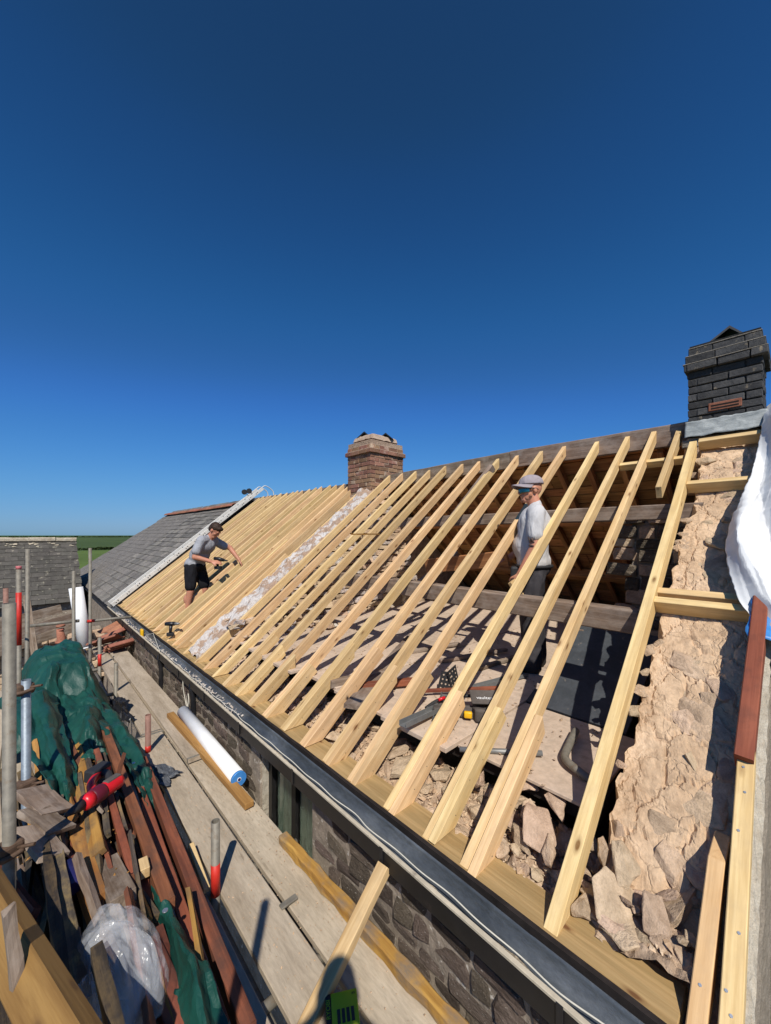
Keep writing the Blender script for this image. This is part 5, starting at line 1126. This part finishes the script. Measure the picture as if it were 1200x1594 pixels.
bm_ = bm_from(boxv(-0.016,0.016,-0.028,0.028,0,0.045), BOXF); bevel_bm(bm_, 0.008, 2); obj('tape_measure', bm_mesh('tape_measure', bm_, M['yellow'], True), tb, place((2.27,1.575,FZ+0.02),(0,0,0.6)))
tube('belt', catmull([(2.15,1.86,FZ+0.03),(2.28,1.84,FZ+0.06),(2.42,1.74,FZ+0.08),(2.56,1.62,FZ+0.07),(2.62,1.5,FZ+0.03)], 5), 0.014, M['rubber'], tb, 8)
tag(tube('red_marker', [(2.22,1.80,FZ+0.09),(2.27,1.78,FZ+0.10)], 0.012, M['redtool'], None, 8), 'small red grip sticking out of the tool pouch', 'tool grip')
# perforated black angle bracket
br = thing('perforated_bracket', (2.62,2.04,FZ), 'black perforated angle bracket standing on the attic floor', 'bracket')
def plate_holes(name, world):
    bm = bm_from(boxv(0,0.12,-0.002,0.002,0,0.17), BOXF); o = obj(name, bm_mesh(name, bm, M['rubber']), br, world)
    for i in range(3):
        for j in range(4): obj('hole', HM, o, world @ place((0.025+i*0.035, -0.0024, 0.03+j*0.037)))
HM = tube_mesh('hole', [(0,-0.0008,0),(0,0.0,0)], 0.0075, M['floor'], 8)
plate_holes('plate', place((2.52,2.06,FZ),(0,0.25,-0.6))); plate_holes('plate', place((2.62,1.99,FZ),(0,-0.3,0.0)))
# old timbers left in the attic
thing_timber('old_plank', 'wide grey-brown plank lying on the attic floor under the rafters', 'plank', None, (1.80,2.27,FZ+0.03), (3.6,3.30,FZ+0.05), 0.17, 0.035, M['oldgrey'], None, sub=6, rough=0.006)
thing_timber('old_plank', 'short pink-brown plank lying left of the perforated bracket', 'plank', None, (2.02,2.52,FZ+0.06), (2.45,2.25,FZ+0.07), 0.06, 0.05, M['redbarge'], None)
thing_timber('old_plank', 'short brown plank end lying by the stub wall under the rafters', 'plank', None, (1.92,2.75,FZ+0.05), (2.5,2.60,FZ+0.05), 0.07, 0.06, M['oldgrey'], None, sub=4, rough=0.006)
thing_timber('old_plank', 'old brown board hung below the upper purlin left of the standing man', 'plank', None, (3.62,2.05,-0.16), (3.55,3.10,-0.30), 0.025, 0.17, M['olddark'], None, up=(-0.3,0,1), sub=4, rough=0.005)
thing_timber('old_strut', 'old brown strut rising to the ridge left of the standing man', 'strut', None, (3.2,3.55,-0.95), (4.55,2.80,0.92), 0.10, 0.06, M['oldgrey'], None, up=(0,1,0.3), sub=4, rough=0.006)
thing_timber('old_strut', 'brown board propped on the lower purlin in the open attic', 'strut', None, (3.15,3.25,-0.80), (3.75,2.75,-0.22), 0.12, 0.04, M['oldgrey'], None, up=(0,1,0.3), sub=4, rough=0.006)
for k, (v0,u0,v1,u1) in enumerate(((3.1,2.5,3.9,2.2),(3.2,2.1,4.2,1.95),(3.0,2.95,3.7,2.7))):
    thing_timber('old_batten', ['pale old batten lying beyond the lower purlin', 'longest old batten lying behind the lower purlin', 'old batten lying left behind the lower purlin'][k], 'batten', None, (v0,u0,FZ+0.03), (v1,u1,FZ+0.05), 0.05, 0.035, M['oldgrey'], None, sub=4, rough=0.004)
tag(chips('floor_debris', 900, lambda r: (r.uniform(1.95,5.0), r.uniform(0.9,5.0), FZ+0.002), M['debris'], None, (0.004,0.02), 31), 'scattered dust and chips on the attic floor', 'debris')
pc = thing('grey_pipe', (2.35,0.86,FZ), 'bent grey pipe end beside a stone at the near end of the attic floor', 'pipe')
tube('pipe', catmull([(2.62,0.98,FZ+0.03),(2.40,0.94,FZ+0.03),(2.25,0.90,FZ+0.03),(2.18,0.80,FZ+0.03),(2.2,0.68,FZ-0.02)], 6), 0.022, M['galv'], pc, 12)
tag(tube('copper_pipe', [(1.93,1.40,FZ+0.0),(2.22,1.02,FZ+0.02)], 0.016, M['stud'], None, 10), 'straight grey pipe along the front edge of the attic floor', 'pipe')
# cordless drill standing on the rafters
dr = thing('cordless_drill', rp(1.60,6.27,0.0), 'black cordless drill standing on the rafter feet near the gutter', 'drill')
dz = rp(1.56,6.27,0.02); 
bm_ = bm_from(boxv(-0.045,0.045,-0.035,0.035,0,0.05), BOXF); bevel_bm(bm_, 0.008, 2); obj('battery', bm_mesh('battery', bm_, M['rubber']), dr, Matrix.Translation(dz))
tube('handle', [dz+Vector((0,0,0.04)), dz+Vector((0.008,-0.008,0.15))], [0.02,0.024], M['blackpl'], dr, 12)
tube('body', [dz+Vector((-0.05,0.05,0.175)), dz+Vector((0.0,0.0,0.178)), dz+Vector((0.05,-0.05,0.18))], [0.026,0.031,0.028], M['blackpl'], dr, 14)
tube('chuck', [dz+Vector((0.05,-0.05,0.18)), dz+Vector((0.085,-0.085,0.18)), dz+Vector((0.10,-0.10,0.18))], [0.022,0.018,0.006], M['stud'], dr, 12)
# ================================================================== people
def prim_capsule(bm, a, b, r0, r1, seg=12, rings=6, flat=None):
    """tapered capsule; flat=(axis, factor) squashes it across one direction"""
    a = Vector(a); b = Vector(b); t = (b-a); L = max(t.length, 1e-5); t = t/L; n = t.orthogonal().normalized(); w = t.cross(n); prof = []
    for i in range(rings+1):
        an = math.pi/2*(1-i/rings); prof.append((-math.sin(an)*r0, math.cos(an)*r0))
    for i in range(rings+1):
        an = math.pi/2*(i/rings); prof.append((L+math.sin(an)*r1, math.cos(an)*r1))
    ringsv = []
    for x, r in prof:
        c = a+t*x; ringsv.append([bm.verts.new(c+(n*math.cos(2*math.pi*k/seg)+w*math.sin(2*math.pi*k/seg))*max(r,1e-4)) for k in range(seg)])
    for r1_, r2_ in zip(ringsv, ringsv[1:]):
        for k in range(seg): bm.faces.new((r1_[k], r1_[(k+1)%seg], r2_[(k+1)%seg], r2_[k]))
    bm.faces.new(ringsv[0][::-1]); bm.faces.new(ringsv[-1])
def prim_ell(bm, c, r, rot=(0,0,0)):
    m4 = place(c, rot, r); bmesh.ops.create_uvsphere(bm, u_segments=18, v_segments=12, radius=1.0, matrix=m4)
def fuse(name, bm, voxel, smooth, mat, parent, world, extra=None):
    """melt overlapping volumes into one continuous surface"""
    me = bpy.data.meshes.new(name); bm.to_mesh(me); bm.free(); o = bpy.data.objects.new('tmp_fuse', me); COL.objects.link(o)
    r = o.modifiers.new('r', 'REMESH'); r.mode = 'VOXEL'; r.voxel_size = voxel
    s = o.modifiers.new('s', 'SMOOTH'); s.factor = 0.5; s.iterations = smooth
    dg = bpy.context.evaluated_depsgraph_get(); m2 = bpy.data.meshes.new_from_object(o.evaluated_get(dg)); bpy.data.objects.remove(o)
    if extra:
        for v in m2.vertices: v.co = extra(v.co.copy())
    m2.materials.clear(); m2.materials.append(mat); m2.name = name
    for p in m2.polygons: p.use_smooth = True
    return obj(name, m2, parent, world)
def hand_prims(bm, wrist, d, palmn, s=1.0, curl=0.5, thumb_side=1):
    """palm and five fingers of unequal length, bent; d: direction to the fingertips, palmn: palm normal"""
    d = Vector(d).normalized(); n = Vector(palmn).normalized(); sd = d.cross(n).normalized()*thumb_side; W = Vector(wrist)
    for k in range(4):
        off = sd*(0.030-0.020*k)*s; prim_capsule(bm, W+off*0.5, W+d*0.085*s+off, 0.016*s, 0.012*s, 8, 3)
        L = (0.070, 0.080, 0.074, 0.058)[k]*s; p = W+d*0.09*s+off; dd = d.copy()
        for j, f in enumerate((0.45, 0.32, 0.23)):
            dd = (dd*math.cos(curl*(0.6+0.3*j)) + n*math.sin(curl*(0.6+0.3*j))).normalized(); q = p+dd*L*f; prim_capsule(bm, p, q, (0.0095-0.001*j)*s, (0.0088-0.001*j)*s, 8, 3); p = q
    p = W+d*0.025*s+sd*0.03*s; q = p+(d*0.6+sd*0.6+n*0.35).normalized()*0.045*s; prim_capsule(bm, p, q, 0.013*s, 0.011*s, 8, 3)
    prim_capsule(bm, q, q+(d*0.85+sd*0.15+n*0.4).normalized()*0.032*s, 0.011*s, 0.009*s, 8, 3)
def skin_mat(name, col, red):
    m, nt, b = base_mat(name, 0.5, 0.35); n = N(nt, 'ShaderNodeTexNoise', Scale=9.0, Detail=5.0); nt.links.new(coords(nt,(1,1,1),False), n.inputs['Vector'])
    c = ramp(nt, n.outputs[0], [(0.35, col), (0.7, red)]); nt.links.new(c, b.inputs['Base Color']); b.inputs['Subsurface Weight'].default_value = 0.08; b.inputs['Subsurface Radius'].default_value = (0.01,0.004,0.002); return m
M['skin'] = skin_mat('sunburnt_skin', (0.50,0.235,0.145), (0.56,0.235,0.15))
M['skin2'] = skin_mat('tanned_skin', (0.46,0.21,0.13), (0.52,0.22,0.14))
def cloth_mat(name, col, var=0.12, sc=7.0, bmp=0.5):
    m, nt, b = base_mat(name, 0.9, 0.15); co = coords(nt,(1,1,0.5),False)
    n = N(nt, 'ShaderNodeTexNoise', Scale=sc, Detail=3.0, Roughness=0.5, Distortion=1.4); nt.links.new(co, n.inputs['Vector'])
    c = ramp(nt, n.outputs[0], [(0.3, tuple(x*(1-var) for x in col)), (0.7, tuple(min(1,x*(1+var)) for x in col))]); nt.links.new(c, b.inputs['Base Color'])
    bump(nt, b, n.outputs[0], bmp, 0.05); return m
M['tee'] = cloth_mat('pale_grey_tee', (0.50,0.485,0.48)); M['tee2'] = cloth_mat('mid_grey_tee', (0.30,0.305,0.33))
M['trouser'] = cloth_mat('charcoal_work_trousers', (0.045,0.042,0.046), 0.3); M['shorts'] = cloth_mat('black_shorts', (0.014,0.014,0.017), 0.3)
M['capcloth'] = cloth_mat('mauve_grey_cap', (0.32,0.275,0.29)); M['hair'] = plain('dark_brown_hair', (0.035,0.018,0.010), 0.6, 0.3, var=0.5, scale=60, bumps=0.8)
M['stubble'] = plain('short_beard', (0.28,0.13,0.08), 0.8, 0.2, var=0.3, scale=80)
M['lens'] = plain('mirror_lens', (0.02,0.16,0.20), 0.1, 0.8, metal=0.5, var=0.2); M['boot'] = plain('dark_boot', (0.03,0.027,0.025), 0.7, 0.3, var=0.3)
M['ink'] = plain('faded_ink', (0.10,0.065,0.055), 0.6, 0.3, var=0.5, scale=70)
def head_prims(bm, c, fwd, upd, s=1.0):
    """skull, jaw, brow, nose, lips, chin, ears, fused with the body"""
    f = Vector(fwd).normalized(); u = (Vector(upd)-f*Vector(upd).dot(f)).normalized(); l = u.cross(f); C = Vector(c)
    R = Matrix((f, l, u)).transposed().to_euler()
    P = lambda a, b, g: C+f*a*s+l*b*s+u*g*s
    prim_ell(bm, P(-0.012,0,0.028), (0.098*s,0.076*s,0.092*s), R); prim_ell(bm, P(0.028,0,-0.035), (0.062*s,0.060*s,0.080*s), R)
    prim_capsule(bm, P(0.066,-0.022,-0.088), P(0.066,0.022,-0.088), 0.022*s, 0.022*s, 10, 4)      # chin
    prim_capsule(bm, P(0.078,-0.035,0.022), P(0.078,0.035,0.022), 0.014*s, 0.014*s, 10, 4)        # brow
    prim_capsule(bm, P(0.086,0,0.012), P(0.108,0,-0.022), 0.009*s, 0.014*s, 8, 4)                 # nose
    prim_capsule(bm, P(0.084,-0.016,-0.054), P(0.084,0.016,-0.054), 0.010*s, 0.010*s, 8, 3)       # lips
    for sg in (-1, 1):
        prim_ell(bm, P(-0.008,sg*0.078,-0.008), (0.019*s,0.010*s,0.032*s), R); prim_ell(bm, P(0.055,sg*0.042,-0.02), (0.025*s,0.02*s,0.02*s), R)
    return P, R
def heading(dx, dy): return math.atan2(dy, dx)

# ---- standing man in cap and sunglasses, between two rafters
S2 = 1.05
mn = thing('person', (3.62, 1.748, -1.31), 'man in pale grey T-shirt, cap and sunglasses standing among the open rafters', 'person')
W2 = place((3.62, 1.748, -1.31), (0,0,heading(-0.42,0.91)), (S2,S2,S2))
def man2(cl):
    """cl=None: whole body; otherwise only the volumes of one garment, a little larger"""
    bm = bmesh.new(); g = 0.0 if cl is None else 0.016
    if cl in (None, 'tee'):
        prim_ell(bm, (0.0,0,1.00), (0.135+g,0.175+g,0.14)); prim_ell(bm, (0.03,0,1.14), (0.145+g,0.165+g,0.17)); prim_ell(bm, (-0.005,0,1.34), (0.135+g,0.185+g,0.17+g))
        prim_capsule(bm, (0.012,-0.05,1.0), (0.0,-0.06,1.36), 0.122+g, 0.122+g); prim_capsule(bm, (0.012,0.05,1.0), (0.0,0.06,1.36), 0.122+g, 0.122+g)
        prim_capsule(bm, (-0.02,-0.155,1.45), (-0.02,0.155,1.45), 0.065+g, 0.065+g, 14, 5); prim_capsule(bm, (-0.03,0,1.46), (-0.01,0,1.53), 0.075, 0.062 if cl else 0.058)
    if cl == 'tee':
        prim_capsule(bm, (-0.02,0.175,1.43), (-0.012,0.235,1.255), 0.075, 0.070); prim_capsule(bm, (-0.02,-0.175,1.43), (0.03,-0.235,1.26), 0.075, 0.070)
    if cl is None:
        prim_capsule(bm, (-0.02,0.185,1.43), (-0.015,0.245,1.15), 0.058, 0.046); prim_capsule(bm, (-0.015,0.245,1.15), (0.105,0.235,0.915), 0.045, 0.030)
        prim_capsule(bm, (-0.02,-0.185,1.43), (0.04,-0.25,1.16), 0.058, 0.046); prim_capsule(bm, (0.04,-0.25,1.16), (0.24,-0.2,1.02), 0.045, 0.030)
        hand_prims(bm, (0.108,0.235,0.905), (0.25,-0.03,-0.95), (0.2,-1,0), 1.05, 0.55, -1); hand_prims(bm, (0.25,-0.195,1.015), (0.9,0.2,-0.3), (0,0.2,-1), 1.05, 0.6, 1)
        prim_capsule(bm, (-0.015,0,1.50), (0.012,0,1.60), 0.060, 0.055); head_prims(bm, (0.032,0,1.665), (0.86,0.50,-0.06), (0.05,0,1), 1.03)
    if cl in (None, 'trouser'):
        prim_ell(bm, (0.0,0,0.955), (0.135+g,0.172+g,0.11))
        for sg in (-1, 1):
            k = 0.02*sg
            prim_capsule(bm, (0.0,sg*0.09,0.90), (0.02+k,sg*0.105,0.50), 0.090+g, 0.066+g*1.5); prim_capsule(bm, (0.02+k,sg*0.105,0.50), (-0.02+k,sg*0.11,0.10), 0.064+g*1.5, 0.050+g*1.6)
    if cl is None:
        for sg in (-1, 1): prim_capsule(bm, (-0.03+0.02*sg,sg*0.11,0.06), (0.13+0.02*sg,sg*0.125,0.045), 0.05, 0.038)
    return bm
fuse('body', man2(None), 0.0085, 3, M['skin'], mn, W2)
def wrinkle(sc, amp):
    def f(p):
        k = ridg(p.x*sc+p.z*2, p.y*sc, p.z*sc*0.6)*0.6+fbm(p.x*sc*1.7, p.y*sc*1.7, p.z*sc)*0.5; d = Vector((p.x, p.y, 0)); d = d.normalized() if d.length > 0.02 else Vector((0,0,0)); return p + d*(k-0.35)*amp
    return f
fuse('t_shirt', man2('tee'), 0.011, 8, M['tee'], mn, W2, wrinkle(9, 0.008))
fuse('trousers', man2('trouser'), 0.012, 4, M['trouser'], mn, W2, wrinkle(8, 0.014))
bm_ = bmesh.new()
for sg in (-1, 1): prim_capsule(bm_, (-0.03+0.02*sg,sg*0.11,0.055), (0.14+0.02*sg,sg*0.125,0.048), 0.060, 0.046); prim_capsule(bm_, (-0.02+0.02*sg,sg*0.11,0.06), (-0.02+0.02*sg,sg*0.11,0.17), 0.060, 0.060)
fuse('boots', bm_, 0.011, 3, M['boot'], mn, W2)
HR = Matrix((Vector((0.86,0.50,-0.06)).normalized(), (Vector((0.05,0,1)).cross(Vector((0.86,0.50,-0.06)))).normalized(), Vector((0.05,0,1)).normalized())).transposed().to_4x4()
H2 = W2 @ Matrix.Translation((0.032,0,1.665)) @ HR @ Matrix.Scale(1.03, 4)
# cap: six-panel dome, brim with thickness and a button
def capdome(a, b):
    th = a*2*math.pi; ph = b*math.pi/2*0.98; r = 1.0; x = math.cos(th)*math.cos(ph); y = math.sin(th)*math.cos(ph); z = math.sin(ph)**0.85
    k = 1+0.012*math.cos(th*6)*math.cos(ph); return (-0.012+0.110*x*k, 0.087*y*k, 0.050+0.088*z)
cp = grid('cap', 48, 14, capdome, M['capcloth'], parent=mn, world=H2, thick=0.004, flip=True)
def brim(a, b):
    th = (a-0.5)*math.pi*0.86; r0 = 0.109; L = 0.070*math.cos(th)**0.7; x = -0.010+r0*math.cos(th)+b*L; y = (0.090+0.004*b)*math.sin(th)
    return (x, y, 0.058-0.010*b-0.28*y*y/0.09*b*0.6-0.02*abs(y)/0.09)
grid('brim', 24, 8, brim, M['capcloth'], parent=cp, world=H2, thick=0.005)
def lensf(a, b):
    th = (a-0.5)*2*1.25; e = 1-0.35*abs(a-0.5)*2; return (0.022+0.086*math.cos(th), 0.083*math.sin(th), -0.004+(b-0.5)*0.048*e - 0.008*(math.exp(-((a-0.5)*14)**2))*(1-b))
sg_ = grid('sunglasses', 30, 4, lensf, M['lens'], parent=mn, world=H2, thick=0.004)
for sg in (-1, 1): tube_o = obj('temple_arm', tube_mesh('temple_arm', [(0.045,sg*0.079,0.008),(-0.01,sg*0.083,0.010),(-0.035,sg*0.080,-0.004)], 0.0045, M['rubber'], 6), sg_, H2)
bm_ = bmesh.new()
for (x,y,z,r) in ((0.070,0,-0.088,0.024),(0.055,0.035,-0.075,0.022),(0.055,-0.035,-0.075,0.022),(0.03,0.055,-0.055,0.018),(0.03,-0.055,-0.055,0.018),(0.088,0,-0.045,0.010)): prim_ell(bm_, (x,y,z), (r,r,r*0.9))
fuse('stubble', bm_, 0.006, 3, M['stubble'], mn, H2)
# belt, pouch and tattoo
bm_ = bmesh.new()
for k in range(24):
    a = 2*math.pi*k/24; a2 = 2*math.pi*(k+1)/24; prim_capsule(bm_, (0.155*math.cos(a),0.195*math.sin(a),0.965), (0.155*math.cos(a2),0.195*math.sin(a2),0.965), 0.016, 0.016, 8, 3)
fuse('belt', bm_, 0.008, 1, M['rubber'], mn, W2)
obj('belt_pouch', bm_mesh('belt_pouch', (lambda b: (bevel_bm(b, 0.02, 2), b)[1])(bm_from(boxv(0.10,0.20,-0.02,0.12,0.74,0.96), BOXF)), M['rubber']), mn, W2)
bm_ = bmesh.new()
for (p, q) in (((0.036,0.262,1.235),(0.030,0.275,1.19)),((0.030,0.275,1.19),(0.012,0.290,1.215)),((0.012,0.290,1.215),(-0.005,0.283,1.185)),((0.03,0.268,1.16),(0.0,0.288,1.155))): prim_capsule(bm_, p, q, 0.010, 0.008, 8, 3)
fuse('tattoo', bm_, 0.004, 2, M['ink'], mn, W2)
thing_timber('held_offcut', 'pale timber offcut held beside the standing man\'s hip', 'offcut', None, tuple(W2 @ Vector((0.02,0.24,0.60))), tuple(W2 @ Vector((0.16,0.27,0.86))), 0.035, 0.09, M['new'], None, up=(1,0,0.2))

# ---- bent man in shorts working on the far rafters
m1 = thing('person', (2.13, 7.08, -1.42), 'man in grey T-shirt and black shorts bending over the far rafters with a drill', 'person')
W1 = place((2.13, 7.08, -1.42), (0,0,heading(0.60*0.73-0.45*0.683, -0.60*0.683-0.45*0.73)+0.45), (1.0,1.0,1.0))
def man1(cl):
    bm = bmesh.new(); g = 0.0 if cl is None else 0.016
    if cl in (None, 'tee'):
        prim_ell(bm, (0.0,0,0.93), (0.135+g,0.17+g,0.13)); prim_ell(bm, (0.09,0,1.08), (0.135+g,0.165+g,0.16+g), (0,0.5,0)); prim_ell(bm, (0.20,0,1.24), (0.13+g,0.18+g,0.16+g), (0,0.6,0))
        prim_capsule(bm, (0.255,-0.16,1.335), (0.255,0.16,1.335), 0.065+g, 0.065+g, 14, 5); prim_capsule(bm, (0.26,0,1.34), (0.31,0,1.40), 0.078, 0.062)
    if cl == 'tee':
        prim_capsule(bm, (0.25,-0.18,1.32), (0.23,-0.27,1.16), 0.078, 0.075); prim_capsule(bm, (0.25,0.18,1.32), (0.37,0.29,1.22), 0.078, 0.072)
    if cl is None:
        prim_capsule(bm, (0.25,-0.19,1.32), (0.215,-0.285,1.06), 0.060, 0.048); prim_capsule(bm, (0.215,-0.285,1.06), (0.42,-0.17,0.985), 0.047, 0.031)
        prim_capsule(bm, (0.25,0.19,1.32), (0.44,0.35,1.19), 0.060, 0.047); prim_capsule(bm, (0.44,0.35,1.19), (0.62,0.34,0.985), 0.046, 0.031)
        hand_prims(bm, (0.43,-0.165,0.98), (0.85,0.4,-0.1), (0.3,0.6,-0.5), 1.05, 0.8, -1); hand_prims(bm, (0.625,0.34,0.975), (0.55,0.0,-0.8), (-0.5,-0.3,-0.6), 1.05, 0.45, 1)
        prim_capsule(bm, (0.285,0,1.37), (0.35,0,1.45), 0.060, 0.056); head_prims(bm, (0.385,0,1.50), (0.72,0.02,-0.70), (0.70,0,0.72), 1.03)
        for sg in (-1, 1):
            prim_capsule(bm, (0.0,sg*0.09,0.88), (0.05+0.05*sg,sg*0.115,0.47), 0.088, 0.060); prim_capsule(bm, (0.05+0.05*sg,sg*0.115,0.47), (-0.02+0.05*sg,sg*0.12,0.09), 0.060, 0.042); prim_capsule(bm, (-0.03+0.05*sg,sg*0.12,0.055), (0.13+0.05*sg,sg*0.13,0.04), 0.048, 0.038)
            prim_ell(bm, (-0.015+0.05*sg,sg*0.118,0.33), (0.055,0.052,0.09))
    if cl == 'shorts':
        prim_ell(bm, (0.0,0,0.90), (0.158,0.192,0.12))
        for sg in (-1, 1): prim_capsule(bm, (0.0,sg*0.095,0.86), (0.045+0.045*sg,sg*0.118,0.56), 0.110, 0.094)
    return bm
fuse('body', man1(None), 0.0095, 3, M['skin2'], m1, W1)
fuse('t_shirt', man1('tee'), 0.012, 4, M['tee2'], m1, W1, wrinkle(7, 0.014))
fuse('shorts', man1('shorts'), 0.012, 4, M['shorts'], m1, W1, wrinkle(8, 0.012))
HR1 = Matrix((Vector((0.72,0.02,-0.70)).normalized(), Vector((0.70,0,0.72)).cross(Vector((0.72,0.02,-0.70))).normalized(), Vector((0.70,0,0.72)).normalized())).transposed().to_4x4()
H1 = W1 @ Matrix.Translation((0.385,0,1.50)) @ HR1 @ Matrix.Scale(1.03, 4)
bm_ = bmesh.new(); prim_ell(bm_, (-0.020,0,0.048), (0.102,0.083,0.086)); prim_ell(bm_, (-0.055,0,0.005), (0.062,0.076,0.075)); prim_ell(bm_, (0.055,0,0.085), (0.045,0.06,0.035))
fuse('hair', bm_, 0.008, 2, M['hair'], m1, H1, lambda p: p+p.normalized()*0.006*mnoise.noise(p*60))
d1 = thing('held_drill', W1 @ Vector((0.52,-0.13,0.98)), 'small black impact driver in the bent man\'s hand', 'drill')
wd = lambda *p: W1 @ Vector(p)
tube('body', [wd(0.44,-0.10,1.03), wd(0.52,-0.085,1.02), wd(0.60,-0.07,1.0)], [0.026,0.032,0.026], M['blackpl'], d1, 12)
tube('chuck', [wd(0.60,-0.07,1.0), wd(0.66,-0.058,0.99)], [0.020,0.010], M['rubber'], d1, 10)
tube('handle', [wd(0.49,-0.09,1.0), wd(0.50,-0.09,0.90)], 0.020, M['blackpl'], d1, 10)
o = obj('battery', bm_mesh('battery', bm_from(boxv(0.455,0.555,-0.125,-0.055,0.85,0.90), BOXF), M['rubber']), d1, W1)
# ---- the photographer, behind the lens: only the shadow on the boards shows
hop = thing('added_step', (-0.14,-0.20,-2.05), 'added low step out of view, raising the photographer to place the shadow', 'step')  # unseen step, put in to lift the figure so its shadow reaches farther
box('tread', -0.42, 0.12, -0.46, 0.04, -1.84, -1.80, M['board'], hop, 0.004)
for x_ in (-0.40, 0.06): box('side', x_, x_+0.04, -0.44, 0.02, -2.056, -1.841, M['board'], hop, 0.003)
ph = thing('person', (-0.094, -0.145, -1.80), 'photographer on the scaffold whose shadow falls on the boards at the bottom', 'person')
WP = place((-0.094,-0.145,-1.80), (0,0,heading(math.sin(YAW),math.cos(YAW))), (1.1,1.1,1.1))
bm_ = bmesh.new()
prim_ell(bm_, (-0.05,0,1.0), (0.13,0.18,0.15)); prim_ell(bm_, (-0.05,0,1.2), (0.12,0.17,0.2)); prim_ell(bm_, (-0.06,0,1.42), (0.12,0.2,0.18)); prim_capsule(bm_, (-0.06,-0.17,1.52), (-0.06,0.17,1.52), 0.07, 0.07)
prim_capsule(bm_, (-0.06,0,1.52), (-0.05,0,1.68), 0.06, 0.06); head_prims(bm_, (-0.03,0,1.77), (1,0,0.1), (0,0,1), 1.0)
for sg in (-1, 1):
    prim_capsule(bm_, (-0.06,sg*0.2,1.5), (-0.09,sg*0.22,1.42), 0.055, 0.045); prim_capsule(bm_, (-0.09,sg*0.22,1.42), (-0.10,sg*0.13,1.70), 0.044, 0.03); hand_prims(bm_, (-0.10,sg*0.125,1.705), (0.0,-sg*0.6,0.75), (-0.2,-sg*0.4,-0.6), 1.0, 0.6, 1)
    prim_capsule(bm_, (-0.05,sg*0.095,0.92), (-0.04,sg*0.11,0.5), 0.095, 0.068); prim_capsule(bm_, (-0.04,sg*0.11,0.5), (-0.07,sg*0.12,0.09), 0.066, 0.05); prim_capsule(bm_, (-0.08,sg*0.12,0.05), (0.1,sg*0.13,0.04), 0.05, 0.04)
fuse('body', bm_, 0.014, 3, M['trouser'], ph, WP)
